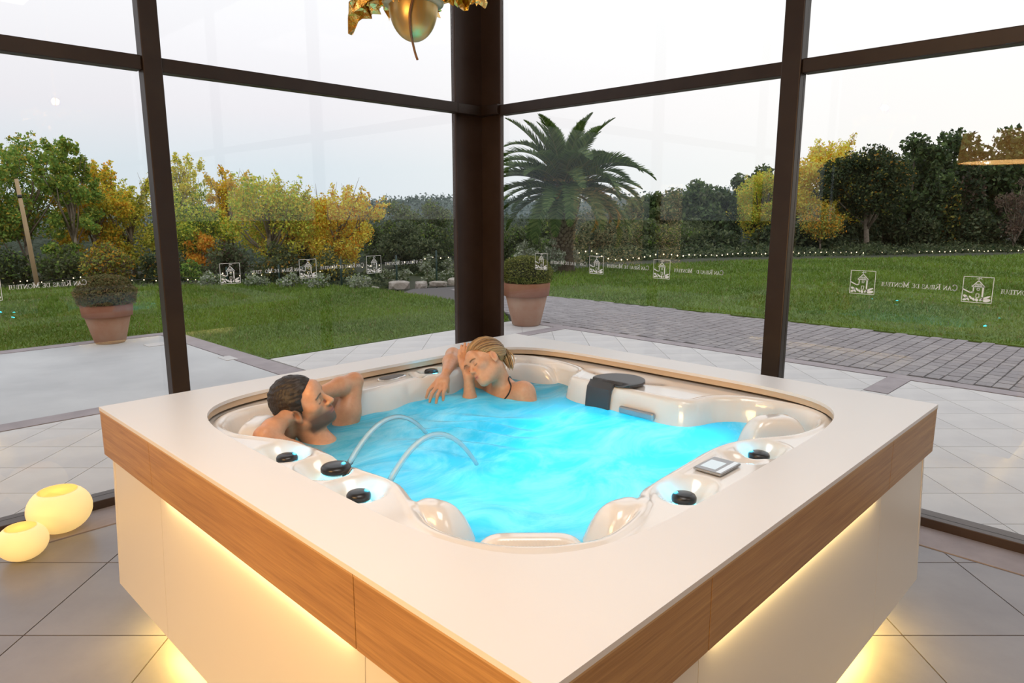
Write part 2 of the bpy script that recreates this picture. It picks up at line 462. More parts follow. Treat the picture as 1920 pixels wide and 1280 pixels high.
GLY = {
 'C': (0.82, [(arc(0.44, 0.5, 0.36, 0.47, 48, 312, 14), TK), ([(0.70, 0.70), (0.70, 0.95)], TN)]),
 'A': (0.86, [([(0.42, 0.98), (0.12, 0.03)], TN), ([(0.42, 0.98), (0.74, 0.03)], TK), ([(0.22, 0.34), (0.62, 0.34)], TN), serif(0.12, 0.03), serif(0.74, 0.03, 0.3)]),
 'N': (0.90, [([(0.16, 0.03), (0.16, 0.97)], TN), ([(0.16, 0.97), (0.76, 0.03)], TK), ([(0.76, 0.03), (0.76, 0.97)], TN), serif(0.16, 0.03), serif(0.12, 0.97), serif(0.76, 0.97)]),
 'R': (0.84, [([(0.18, 0.03), (0.18, 0.97)], TK), ([(0.18, 0.95)] + arc(0.38, 0.72, 0.26, 0.23, 90, -90, 8) + [(0.18, 0.49)], TN), ([(0.38, 0.49), (0.76, 0.03)], TK), serif(0.18, 0.03, 0.34), serif(0.12, 0.97), serif(0.76, 0.03)]),
 'I': (0.40, [([(0.2, 0.03), (0.2, 0.97)], TK), serif(0.2, 0.03, 0.34), serif(0.2, 0.97, 0.34)]),
 'B': (0.78, [([(0.18, 0.03), (0.18, 0.97)], TK), ([(0.18, 0.95)] + arc(0.36, 0.74, 0.22, 0.21, 90, -90, 8) + [(0.18, 0.53)], TN), ([(0.18, 0.53)] + arc(0.38, 0.28, 0.27, 0.25, 90, -90, 8) + [(0.18, 0.04)], TN), serif(0.14, 0.03), serif(0.14, 0.97)]),
 'S': (0.68, [(arc(0.33, 0.73, 0.22, 0.23, 30, 270, 9) + arc(0.33, 0.27, 0.24, 0.24, 90, -150, 9), TN * 1.5), ([(0.54, 0.76), (0.54, 0.97)], TN), ([(0.10, 0.03), (0.10, 0.24)], TN)]),
 'D': (0.88, [([(0.18, 0.03), (0.18, 0.97)], TK), ([(0.18, 0.95)] + arc(0.36, 0.5, 0.40, 0.46, 90, -90, 12) + [(0.18, 0.04)], TN * 1.3), serif(0.14, 0.03), serif(0.14, 0.97)]),
 'E': (0.74, [([(0.18, 0.03), (0.18, 0.97)], TK), ([(0.08, 0.96), (0.62, 0.96), (0.62, 0.80)], TN), ([(0.18, 0.52), (0.50, 0.52)], TN), ([(0.08, 0.04), (0.64, 0.04), (0.64, 0.22)], TN)]),
 'M': (1.08, [([(0.18, 0.03), (0.18, 0.97)], TN), ([(0.18, 0.97), (0.52, 0.10)], TK), ([(0.52, 0.10), (0.88, 0.97)], TN), ([(0.88, 0.97), (0.88, 0.03)], TK), serif(0.18, 0.03), serif(0.9, 0.03, 0.32), serif(0.12, 0.97), serif(0.92, 0.97)]),
 'O': (0.92, [(arc(0.45, 0.5, 0.37, 0.46, 0, 360, 18), TK * 0.85)]),
 'T': (0.76, [([(0.38, 0.03), (0.38, 0.97)], TK), ([(0.06, 0.80), (0.06, 0.96), (0.70, 0.96), (0.70, 0.80)], TN), serif(0.38, 0.03, 0.34)]),
 'U': (0.88, [([(0.18, 0.97), (0.18, 0.34)] + arc(0.45, 0.34, 0.27, 0.31, 180, 360, 9) + [(0.72, 0.97)], TK * 0.8), serif(0.18, 0.97, 0.32), serif(0.72, 0.97)]),
}
FULL = 'Can ribas de montbui'
def lettering(skip=()):
    """strokes in a 0..1 wide, mirrored layout; returns list of (pts, width) in units of total width and capital height 1"""
    out = []; x = 0.0
    s = 'CAN RIBAS DE MONTBUI'; big = {0, 4, 13}
    for i, ch in enumerate(s):
        if ch == ' ': x += 0.42; continue
        wd, st = GLY[ch]; sc = 1.22 if i in big else 0.92
        if i not in skip:
            for pts, w in st: out.append(([(x + px * sc, py * sc) for px, py in pts], w * sc))
        x += wd * sc
    return out, x
def emblem_strokes(mb, to3):
    w = 0.022
    stroke(mb, [(0, 0), (1, 0), (1, 1), (0, 1), (0, 0)], w, to3)
    stroke(mb, [(0.51, 0.80), (0.51, 0.97)], 0.02, to3); stroke(mb, [(0.44, 0.92), (0.60, 0.94)], 0.02, to3); stroke(mb, [(0.57, 0.96), (0.61, 0.91)], 0.025, to3)
    stroke(mb, [(0.30, 0.62), (0.51, 0.86), (0.73, 0.62)], 0.03, to3)
    stroke(mb, [(0.32, 0.62), (0.72, 0.62)], 0.035, to3)
    for px in (0.40, 0.46, 0.52, 0.58, 0.64): stroke(mb, [(px, 0.62), (px + (0.51 - px) * 0.5, 0.74)], 0.018, to3)
    stroke(mb, [(0.36, 0.69), (0.68, 0.69)], 0.015, to3)
    stroke(mb, [(0.36, 0.62), (0.36, 0.40)], 0.035, to3)
    stroke(mb, [(0.68, 0.62), (0.68, 0.24)], 0.055, to3)
    stroke(mb, [(0.48, 0.56), (0.56, 0.56), (0.56, 0.48), (0.48, 0.48), (0.48, 0.56)], 0.018, to3)
    stroke(mb, [(0.47, 0.34), (0.57, 0.34), (0.57, 0.20), (0.47, 0.20), (0.47, 0.34)], 0.022, to3)
    stroke(mb, [(0.01, 0.50), (0.26, 0.38), (0.37, 0.41)], 0.045, to3)
    for c, rx, ry, r in (((0.12, 0.22), 0.09, 0.05, -0.6), ((0.20, 0.13), 0.10, 0.035, -0.9), ((0.30, 0.18), 0.09, 0.035, -0.9), ((0.10, 0.09), 0.07, 0.04, 0.2),
                         ((0.40, 0.12), 0.07, 0.04, -1.0), ((0.51, 0.10), 0.05, 0.07, 0.3), ((0.66, 0.13), 0.09, 0.04, 0.8), ((0.80, 0.20), 0.17, 0.04, 0.45), ((0.84, 0.10), 0.13, 0.06, 0.2)):
        blob(mb, c, rx, ry, r, to3)
def put_emblem(wall, s0, parent):
    mb = MB(); sz = 0.13
    if wall == 'A': to3 = lambda x, y: (s0 + x * sz, WY - 0.0055, 1.25 + y * sz)
    else: to3 = lambda x, y: (WX - 0.0055, s0 - x * sz, 1.25 + y * sz)
    emblem_strokes(mb, to3)
    return tag(mb.build('emblem', M_DECAL, parent), 'white etched emblem of a tower inside a square')
def put_text(wall, s0, parent, skip=()):
    mb = MB(); st, wid = lettering(skip); sc = 0.365 / wid
    # mirrored when seen from inside: the first letter lies at the right end
    if wall == 'A': to3 = lambda x, y: (s0 + 0.365 - x * sc, WY - 0.0055, 1.302 + y * sc)
    else: to3 = lambda x, y: (WX - 0.0055, s0 - 0.365 + x * sc, 1.302 + y * sc)
    for pts, w in st: stroke(mb, pts, w, to3)
    return tag(mb.build('lettering', M_DECAL, parent), 'white mirrored lettering etched on the pane')
A1, A2 = WIN['A', -0.365, 'low'], WIN['A', -2.915, 'low']
B1, B2 = WIN['B', -0.015, 'low'], WIN['B', -2.585, 'low']
for s in (-0.095, 0.460, 1.013): put_emblem('A', s, A1)
for s, sk in ((0.120, (15,)), (0.622, ()), (1.178, (1,))): put_text('A', s, A1, sk)
for s in (-1.378, -1.93): put_emblem('A', s, A2)
for s in (-1.215, -1.77): put_text('A', s, A2)
for s in (1.955, 1.396, 0.828): put_emblem('B', s, B1)
for s, sk in ((1.79, (4,)), (1.232, ()), (0.664, (11,))): put_text('B', s, B1, sk)
for s in (-0.485, -1.036, -1.59): put_emblem('B', s, B2)
for s in (-0.648, -1.20, -1.75): put_text('B', s, B2)

# ================================================================== OUTSIDE GROUND
m = MB(); m.span((-150, -150, -0.6), (250, 250, -0.13)); struct(m.build('ground', M_GROUND))
# terrace with diagonal tiles
m = MB(); m.prism([(-7, 2.64), (2.3, 2.64), (2.3, -7), (5.88, -7), (5.88, 5.8), (1.74, 5.8), (1.74, 4.92), (-7, 4.92)], -0.1, -0.006)
terr = struct(m.build('terrace', M_TGROUT))
tile_field(terr, 0.43, [(2.31, 5.87, -2.6, 0.045), (2.31, 5.12, 0.045, 0.27), (2.31, 5.87, 0.27, 4.68), (-3.2, 2.31, 2.65, 4.68), (1.76, 5.87, 4.92, 5.79)], 3.59 - 0.43 * 6, 2.73 - 0.43 * 9, M_TERR, 0.0, 0.006, 0.005)
# concrete apron on the left
m = MB(); m.span((-7, 4.92, -0.1), (1.44, 8.40, 0.0)); struct(m.build('concrete_apron', M_SLAB))
# purple stone strips
def strip(pts):
    mm = MB(); mm.prism(pts, -0.1, 0.004); return struct(mm.build('stone_strip', M_STRIP))
strip([(-7, 4.69), (5.88, 4.69), (5.88, 4.91), (-7, 4.91)])
strip([(1.45, 4.92), (1.73, 4.92), (1.70, 8.40), (1.45, 8.40)])
strip([(-7, 8.41), (1.70, 8.41), (1.70, 8.62), (-7, 8.75)])
strip([(5.885, -7), (6.08, -7), (6.08, 5.80), (5.885, 5.80)])
strip([(5.13, 0.05), (5.88, 0.05), (5.88, 0.265), (5.13, 0.265)])
m = MB(); m.span((1.02, 7.6, 0.0), (1.36, 7.82, 0.006)); struct(m.build('drain_plate', M_TERR))
m = MB(); m.span((1.5, 6.05, 0.0), (1.36, 6.3, 0.006)); struct(m.build('drain_plate', M_TERR))
# cobbled drive: bed, single stones, and the rest joined
m = MB()
m.prism([(6.08, -9), (8.95, -9), (8.95, 5.8), (8.84, 9.0), (8.95, 10.4), (7.75, 10.8), (7.15, 10.4), (7.0, 9.1), (6.5, 6.6), (6.08, 5.8)], -0.1, -0.012)
drive = struct(m.build('cobbled_drive', M_SAND))
rng = random.Random(4)
def stone_mesh(i, mat):
    r = random.Random(i); mm = MB()
    hx, hy = 0.5, 0.5; j = lambda: r.uniform(-0.035, 0.035)
    a = [(-hx + j(), -hy + j()), (hx + j(), -hy + j()), (hx + j(), hy + j()), (-hx + j(), hy + j())]
    h = r.uniform(0.9, 1.1)
    vs = [(x, y, -1) for x, y in a] + [(x, y, h - 0.5) for x, y in a] + [(x * 0.88, y * 0.90, h + r.uniform(-.1, .1)) for x, y in a]
    mm.add(vs, [(4, 5, 1, 0)[::-1], (5, 6, 2, 1)[::-1], (6, 7, 3, 2)[::-1], (7, 4, 0, 3)[::-1], (8, 9, 5, 4)[::-1], (9, 10, 6, 5)[::-1], (10, 11, 7, 6)[::-1], (11, 8, 4, 7)[::-1], (8, 9, 10, 11)])
    return mm.mesh('cobble', mat), mm
STONES = [stone_mesh(i, M_COBBLE if i % 3 else M_COBBLE2) for i in range(9)]
cob = []
rowh = 0.15; y = -3.6; ri = 0
left_of = lambda yy: 6.08 if yy < 5.8 else 6.08 + (yy - 5.8) * 0.5
while y < 10.0:
    x = left_of(y) + 0.01 + rng.uniform(0, 0.1)
    while x < 8.80:
        w = rng.uniform(0.14, 0.25); cob.append((x + w / 2, y + rowh / 2, w - 0.018, rowh - 0.013)); x += w
    y += rowh; ri += 1
cx0, cy0 = cam.location.x, cam.location.y
def seen(c):
    dx, dy = c[0] - cx0, c[1] - cy0
    f = dx * math.sin(TH) + dy * math.cos(TH); r = dx * math.cos(TH) - dy * math.sin(TH)
    return f > 0 and -0.05 < r / f < 0.78
near = sorted([c for c in cob if seen(c)], key=lambda c: math.hypot(c[0] - cx0, c[1] - cy0))[:290]
ns = set(near)
for c in near:
    o = link('cobble', STONES[rng.randrange(9)][0], drive, loc=(c[0], c[1], -0.006)); o.scale = (c[2], c[3], 0.007)
rest = MB()
for c in cob:
    if c in ns: continue
    sm = STONES[rng.randrange(9)][1]
    rest.add([(c[0] + v[0] * c[2], c[1] + v[1] * c[3], -0.006 + v[2] * 0.007) for v in sm.v], sm.f)
o = rest.build('cobble_paving', M_COBBLE, drive); o['kind'] = 'stuff'

# ---- lawns: turf body and grass blades
LAWN_L = [(-7, 8.74), (1.70, 8.61), (1.73, 5.82), (5.85, 5.82), (6.47, 6.6), (6.9, 8.3), (7.0, 9.2), (7.07, 11.4), (6.66, 13.0), (5.6, 14.2), (4.19, 15.4), (2.4, 16.4), (1.0, 17.3), (-2, 18.5), (-7, 19)]
LAWN_R = [(8.96, -9), (8.96, 2.6), (8.95, 5.6), (8.8, 7.6), (9.1, 9.2), (10.5, 10.6), (13.6, 11.7), (14.4, 11.75), (17.4, 11.2), (22.1, 9.7), (27.9, 6.0), (33.6, 3.1), (40, -2), (40, -9)]
def lawn_z(x, y):
    return 0.02 * np.sin(x * 0.9 + 1.3 * np.sin(y * 0.6)) + 0.015 * np.sin(y * 1.7 + x * 0.4)
def lawn(name, P, seed, nblade, step):
    xs = [p[0] for p in P]; ys = [p[1] for p in P]
    mm = MB(); mm.prism(P, -0.12, 0.004); bm = bmesh.new(); me0 = mm.mesh('tmp', None); bm.from_mesh(me0)
    bmesh.ops.triangulate(bm, faces=[f for f in bm.faces if len(f.verts) > 4])
    me = bpy.data.meshes.new(name); bm.to_mesh(me); bm.free(); me.materials.append(M_LAWN); bpy.data.meshes.remove(me0)
    ob = struct(link(name, me))
    r = np.random.default_rng(seed)
    n = nblade * 4
    # blades thicken towards the pavilion, where single blades can be made out
    x = r.uniform(min(xs), max(xs), n * 3); y = r.uniform(min(ys), max(ys), n * 3)
    d = np.hypot(x - cx0, y - cy0)
    dx, dy = x - cx0, y - cy0
    f = dx * math.sin(TH) + dy * math.cos(TH); rr = dx * math.cos(TH) - dy * math.sin(TH)
    keep = in_poly(x, y, P) & (f > 1) & (np.abs(rr / np.maximum(f, .1)) < 0.9) & (r.random(len(x)) < np.clip((9.5 / d) ** 2, 0.02, 1))
    x, y, d = x[keep][:nblade], y[keep][:nblade], d[keep][:nblade]
    n = len(x); a = r.uniform(0, 2 * PI, n); h = r.uniform(0.018, 0.05, n) * np.clip(d / 9, 1, 2.2); w = 0.006 * np.clip(d / 8, 1, 3.5)
    lean = r.normal(0, 0.02, (n, 2)) * np.clip(d / 9, 1, 2)[:, None]
    V = np.zeros((n, 3, 3)); z0 = np.full(n, 0.0)
    V[:, 0] = np.stack([x - np.cos(a) * w, y - np.sin(a) * w, z0], 1); V[:, 1] = np.stack([x + np.cos(a) * w, y + np.sin(a) * w, z0], 1)
    V[:, 2] = np.stack([x + lean[:, 0], y + lean[:, 1], z0 + h], 1)
    t = (np.sin(x * 1.3 + np.sin(y * 0.9) * 2) * np.sin(y * 1.1 + 0.7 * np.sin(x * 0.8)) * 0.5 + 0.5)[:, None] * 0.6 + r.random((n, 1)) * 0.4
    c = np.array([0.066, 0.126, 0.007]) * (1 - t) + np.array([0.19, 0.285, 0.025]) * t
    dry = r.random(n) < 0.05; c[dry] = (0.22, 0.19, 0.07)
    me = np_mesh('grass', V.reshape(-1, 3), np.arange(n * 3).reshape(-1, 3), M_GRASS, False, np.repeat(c, 3, 0))
    g = link('grass', me, ob); g['kind'] = 'stuff'
    return ob
lawn('lawn', LAWN_L, 1, 60000, 0.5)
lawn('lawn', LAWN_R, 2, 60000, 0.5)

# ================================================================== HOT TUB
T = 0.935                      # counter top height
ZR = 0.884                     # rim of the acrylic shell
WL = 0.78                      # water level
HS = 1.2                       # half side of the surround
tub = tag(empty('hot_tub', (0, 0, 0)), 'square hot tub with white counter, oak band and glowing white panels', 'hot tub')
def sup(a, R=1.0, n=5.2):
    c, s = math.cos(a), math.sin(a)
    r = R / ((abs(c) ** n + abs(s) ** n) ** (1 / n)); return (r * c, r * s)
N = 160
inner = [sup(2 * PI * i / N) for i in range(N)]
outer = []
for i in range(N):
    a = 2 * PI * i / N; c, s = math.cos(a), math.sin(a); r = HS / max(abs(c), abs(s)); outer.append((r * c, r * s))
m = MB()
zt, zb = T, T - 0.040
zo = T - 0.014
vs = [(x, y, zt) for x, y in outer] + [(x, y, zt) for x, y in inner] + [(x, y, zo) for x, y in outer] + [(x, y, zt - 0.014) for x, y in inner]
fs = []
for i in range(N):
    j = (i + 1) % N
    fs.append((i, j, N + j, N + i)); fs.append((2 * N + i, 2 * N + j, j, i)); fs.append((N + i, N + j, 3 * N + j, 3 * N + i))
    fs.append((3 * N + i, 3 * N + j, 2 * N + j, 2 * N + i))
m.add(vs, fs); m.build('counter', M_COUNTER, tub)
m = MB()                        # beige edge band lining the opening
i2 = [sup(2 * PI * i / N, 1.004) for i in range(N)]; i3 = [sup(2 * PI * i / N, 1.03) for i in range(N)]
vs = [(x, y, zt - 0.0145) for x, y in i2] + [(x, y, zb) for x, y in i2] + [(x, y, zb) for x, y in i3] + [(x, y, zt - 0.0145) for x, y in i3]
fs = []
for i in range(N):
    j = (i + 1) % N
    for q in range(4): fs.append((q * N + i, q * N + j, ((q + 1) % 4) * N + j, ((q + 1) % 4) * N + i))
m.add(vs, fs); tag(m.build('counter_edge', M_EDGE, tub, smooth=False), 'beige edge lining the counter opening')
# oak boards and white panels on the four sides: corner, middle, corner
SEG = [(-1.2, -0.65), (-0.65, 0.63), (0.63, 1.2)]
for side in range(4):
    R = Matrix.Rotation(side * PI / 2, 3, 'Z')
    flip = -1 if side in (1, 2) else 1
    for si, (a, b) in enumerate(SEG):
        if flip < 0: a, b = -b, -a
        g = 0.0012
        # side 0 faces -y, local x along the side
        m = MB(); m.span((a + g, -1.1985, 0.735), (b - g, -1.165, zo - 0.0005))
        m.v = [tuple(R @ Vector(v)) for v in m.v]; m.build('oak_board', M_WOOD, tub, bevel=0.0012)
        m = MB(); m.span((a + g, -1.1995, zo - 0.006), (b - g, -1.18, zo - 0.0002))
        m.v = [tuple(R @ Vector(v)) for v in m.v]; m.build('oak_edging', M_WOODTOP, tub)
        m = MB(); x0, x1 = a + g, b - g; ti = 0.022; th_ = 0.02
        xa = x0 + (ti if x0 < -1.1 else 0); xb = x1 - (ti if x1 > 1.1 else 0); x0e = max(x0, -1.1965); x1e = min(x1, 1.1965)
        vs = [(x0e, -1.1965, 0.165), (x1e, -1.1965, 0.165), (x1e, -1.1965 + th_, 0.165), (x0e, -1.1965 + th_, 0.165),
              (xa, -1.1965 + ti, 0.7345), (xb, -1.1965 + ti, 0.7345), (xb, -1.1965 + ti + th_, 0.7345), (xa, -1.1965 + ti + th_, 0.7345)]
        m.add([tuple(R @ Vector(v)) for v in vs], [(3, 2, 1, 0), (4, 5, 6, 7), (0, 1, 5, 4), (1, 2, 6, 5), (2, 3, 7, 6), (3, 0, 4, 7)])
        m.build('side_panel', M_PANEL, tub)
        if si == 1:
            m = MB(); m.span((x0 + 0.05, -1.194, 0.7335), (x1 - 0.05, -1.184, 0.7348))
            m.v = [tuple(R @ Vector(v)) for v in m.v]; tag(m.build('led_strip', M_LED, tub), 'warm light strip under the oak band')
            l = area('cove_light', R @ Vector(((x0 + x1) / 2, -1.189, 0.7325)), (0, 0, side * PI / 2), x1 - x0 - 0.12, 0.010, 0.85, (1.0, 0.72, 0.32))
            l.parent = tub
    l = area('plinth_light', R @ Vector((0, -1.07, 0.150)), (0, 0, side * PI / 2), 2.0, 0.06, 16, (1.0, 0.66, 0.18)); l.parent = tub
m = MB(); m.span((-0.95, -0.95, 0.0), (0.95, 0.95, 0.16)); m.build('plinth', M_DGREY, tub)
m = MB(); m.span((-1.165, -1.165, 0.160), (1.165, 1.165, 0.172)); m.build('base_board', M_PANEL, tub)

# ---- acrylic shell as one sculpted surface
BAS = [(-.865, -.60), (-.865, -.48), (-.80, -.33), (-.755, -.19), (-.77, 0), (-.765, .2), (-.775, .37), (-.83, .50), (-.885, .62), (-.885, .76), (-.80, .87), (-.66, .90),
       (-.45, .86), (-.25, .80), (-.05, .80), (.10, .82), (.25, .80), (.40, .84), (.60, .90), (.78, .90), (.88, .80), (.90, .62), (.86, .44), (.81, .37), (.70, .325), (.662, .25),
       (.655, 0.0), (.655, -.30), (.70, -.38), (.82, -.42), (.91, -.53), (.93, -.72), (.86, -.85), (.72, -.89), (.56, -.87), (.44, -.80), (.33, -.75), (.2, -.73), (0, -.74), (-.2, -.755),
       (-.30, -.77), (-.43, -.84), (-.60, -.865), (-.70, -.825), (-.77, -.77), (-.825, -.70)]
OUT = catmull(BAS, 5)
G = 330
ax = np.linspace(-1.04, 1.04, G)
X, Y = np.meshgrid(ax, ax, indexing='ij')
dist = np.full(X.shape, 9.0)
for i in range(len(OUT)):
    a, b = OUT[i], OUT[(i + 1) % len(OUT)]; d = b - a
    t = np.clip(((X - a[0]) * d[0] + (Y - a[1]) * d[1]) / (d @ d), 0, 1)
    dist = np.minimum(dist, np.hypot(X - a[0] - t * d[0], Y - a[1] - t * d[1]))
sd = np.where(in_poly(X, Y, [tuple(p) for p in OUT]), -dist, dist)
wall_w = 0.10
t = np.clip((0.012 - sd) / wall_w, 0, 1)
Zs = ZR - 0.46 * t * t * (3 - 2 * t) + 0.007 * np.exp(-((sd - 0.028) / 0.012) ** 2)
def smax(a, b, k):
    h = np.clip(0.5 + 0.5 * (a - b) / k, 0, 1); return b * (1 - h) + a * h + k * h * (1 - h)
def smin(a, b, k): return -smax(-a, -b, k)
def carve(x, y, rx, ry, rot, depth, k=0.012):
    global Zs
    u = (X - x) * math.cos(rot) + (Y - y) * math.sin(rot); v = -(X - x) * math.sin(rot) + (Y - y) * math.cos(rot)
    q = (u / rx) ** 2 + (v / ry) ** 2
    bowl = ZR - depth + depth * 1.15 * q
    Zs = np.where(q < 2.2, smin(Zs, bowl, k), Zs)
def pad(x, y, a, b, rot, top, A=0.12, p=4, k=0.01):
    global Zs
    u = (X - x) * math.cos(rot) + (Y - y) * math.sin(rot); v = -(X - x) * math.sin(rot) + (Y - y) * math.cos(rot)
    q = np.abs(u / a) ** p + np.abs(v / b) ** p
    bump = top - A * q
    Zs = np.where(q < 4, smax(Zs, bump, k), Zs)
# knob recesses
KN = [(-0.861, 0.309), (-0.811, 0.073), (-0.869, -0.148), (-0.194, -0.861), (0.312, -0.859), (0.300, 0.945)]
carve(-0.872, 0.315, 0.098, 0.115, 0.1, 0.062, 0.02); carve(-0.855, 0.080, 0.098, 0.115, -0.1, 0.062, 0.02); carve(-0.880, -0.150, 0.098, 0.112, 0.1, 0.062, 0.02)
carve(-0.180, -0.868, 0.125, 0.092, 0.1, 0.062, 0.02); carve(0.325, -0.870, 0.108, 0.088, -0.1, 0.062, 0.02); carve(0.190, -0.850, 0.050, 0.085, 0.15, 0.030)
carve(0.300, 0.930, 0.095, 0.070, 0.0, 0.050); carve(0.170, 0.900, 0.035, 0.075, -0.3, 0.022)
carve(0.895, 0.11, 0.085, 0.24, 0.0, 0.022)
# recess for the filter cover
# head rests and pads
pad(-0.722, -0.722, 0.165, 0.036, -PI / 4, 0.876, 0.10, 6)
pad(-0.790, -0.405, 0.085, 0.115, 0.25, 0.893, 0.10, 3, 0.03)
pad(-0.400, -0.795, 0.115, 0.085, -0.25, 0.893, 0.10, 3, 0.03)
pad(0.720, -0.735, 0.135, 0.070, PI * 0.80, 0.893, 0.10, 4, 0.02)
pad(-0.755, 0.755, 0.155, 0.070, PI / 4, 0.884, 0.10, 4, 0.015)
pad(0.835, 0.72, 0.06, 0.19, 0.25, 0.868, 0.12, 4, 0.015)
pad(0.10, 0.845, 0.20, 0.05, 0.0, 0.872, 0.10, 4, 0.015)
ins = (np.abs(X) ** 5.2 + np.abs(Y) ** 5.2) ** (1 / 5.2) < 1.035
idx = -np.ones(X.shape, int); idx[ins] = np.arange(ins.sum())
q = ins[:-1, :-1] & ins[1:, :-1] & ins[1:, 1:] & ins[:-1, 1:]
F = np.stack([idx[:-1, :-1][q], idx[1:, :-1][q], idx[1:, 1:][q], idx[:-1, 1:][q]], 1)
me = np_mesh('shell', np.stack([X[ins], Y[ins], np.minimum(Zs, T - 0.042)[ins]], 1), F, M_ACRYL, True)
link('shell', me, tub)
def zs_at(x, y):
    i = int(round((x + 1.04) / 2.08 * (G - 1))); j = int(round((y + 1.04) / 2.08 * (G - 1))); return float(Zs[i, j])
# ---- knobs with chrome collar and cyan ring
for ki, (x, y) in enumerate(KN):
    z = zs_at(x, y); r = 0.050 if ki == 1 else 0.037
    kb = MB(); kb.lathe([(0, 0.046), (r * 0.6, 0.0455), (r * 0.88, 0.042), (r, 0.035), (r * 1.0, 0.025), (r * 0.95, 0.020), (r * 0.7, 0.018)], 28)
    ko = kb.build('knob', M_BLACK, tub, True, loc=(x, y, z + 0.004))
    cb = MB(); cb.lathe([(r * 0.72, 0.0), (r * 0.72, 0.022), (r * 0.5, 0.024)], 24); cb.build('collar', M_CHROME, ko, True)
    rb = MB(); rb.lathe([(r * 0.95, 0.006), (r * 1.0, 0.011), (r * 0.78, 0.011), (r * 0.74, 0.006)], 24); tag(rb.build('light_ring', M_CYAN, ko, True), 'glowing cyan ring under the knob')
    point('knob_light', (x + (0.03 if x < -0.5 else 0), y + (0.03 if y < -0.5 else -0.03 if y > .5 else 0), z + 0.045), 0.34, (0.02, 0.62, 1.0), 0.012, tub)
# ---- control panel with lit screen
cp = MB(); cp.box((0, 0, 0.002), (0.14, 0.098, 0.009))
cpo = cp.build('control_panel', M_SILVER, tub, bevel=0.005, loc=(0.035, -0.845, ZR + 0.006))
s = MB(); s.box((-0.006, 0.010, 0.0068), (0.075, 0.052, 0.0012)); tag(s.build('screen', M_SCREEN, cpo), 'white lit touch screen')
s = MB(); s.box((0, -0.036, 0.0066), (0.126, 0.016, 0.0010)); s.build('button_bar', M_CHROME, cpo)
# ---- oval name plate
pb = MB(); pb.lathe([(0, 0.008), (0.8, 0.008), (0.96, 0.006), (1.0, 0.002), (1.0, -0.004)], 40, sx=0.080, sy=0.022)
po = pb.build('name_plate', pm('grey_plate', (0.17, 0.17, 0.175), 0.55), tub, True, loc=(0.03, 0.925, ZR + 0.004)); po.rotation_euler = (math.radians(12), 0, -0.05)
pb = MB(); pb.lathe([(0.97, 0.0066), (1.03, 0.004), (1.04, -0.003)], 40, sx=0.080, sy=0.022); pb.build('rim', M_CHROME, po, True)
# ---- black filter cover: round lid running over the edge as a tongue
def tongue(z_off, name, mat, inset=0.0):
    yc = 0.050; r = 0.128 - inset
    prof = []                    # (x, z, y0, y1)
    for i in range(13):
        a = PI / 2 - PI * 0.67 * i / 12
        xx = 0.735 + r * math.sin(a); half = r * math.cos(a)
        prof.append((xx, ZR + z_off, yc - half, yc + half))
    tail = [(0.672, 0.0, 0.072), (0.668, -0.002, 0.071), (0.661, -0.010, 0.070), (0.655, -0.026, 0.069), (0.650, -0.055, 0.069), (0.646, -0.090, 0.069), (0.643, -0.125, 0.069)]
    for xx, dz_, hf in tail:
        prof.append((xx - (z_off if dz_ < -0.01 else 0), ZR + z_off + dz_, 0.092 - hf + inset, 0.092 + hf - inset))
    mm = MB(); vs = []; K = 8
    for x_, z_, y0, y1 in prof:
        for k_ in range(K + 1): vs.append((x_, y0 + (y1 - y0) * k_ / K, z_))
    fs = [(i * (K + 1) + k_, (i + 1) * (K + 1) + k_, (i + 1) * (K + 1) + k_ + 1, i * (K + 1) + k_ + 1) for i in range(len(prof) - 1) for k_ in range(K)]
    mm.add(vs, fs); o = mm.build(name, mat, tub, True)
    s_ = o.modifiers.new('solid', 'SOLIDIFY'); s_.thickness = 0.012; s_.offset = -1
    b_ = o.modifiers.new('bevel', 'BEVEL'); b_.width = 0.004; b_.segments = 2
    return o
tag(tongue(0.012, 'filter_cover', M_DGREY), 'black filter cover folding over the rim')
m = MB(); m.box((0, 0, 0), (0.022, 0.190, 0.036)); m.build('waterfall_spout', M_SILVER, tub, bevel=0.009, loc=(0.622, -0.136, 0.800))

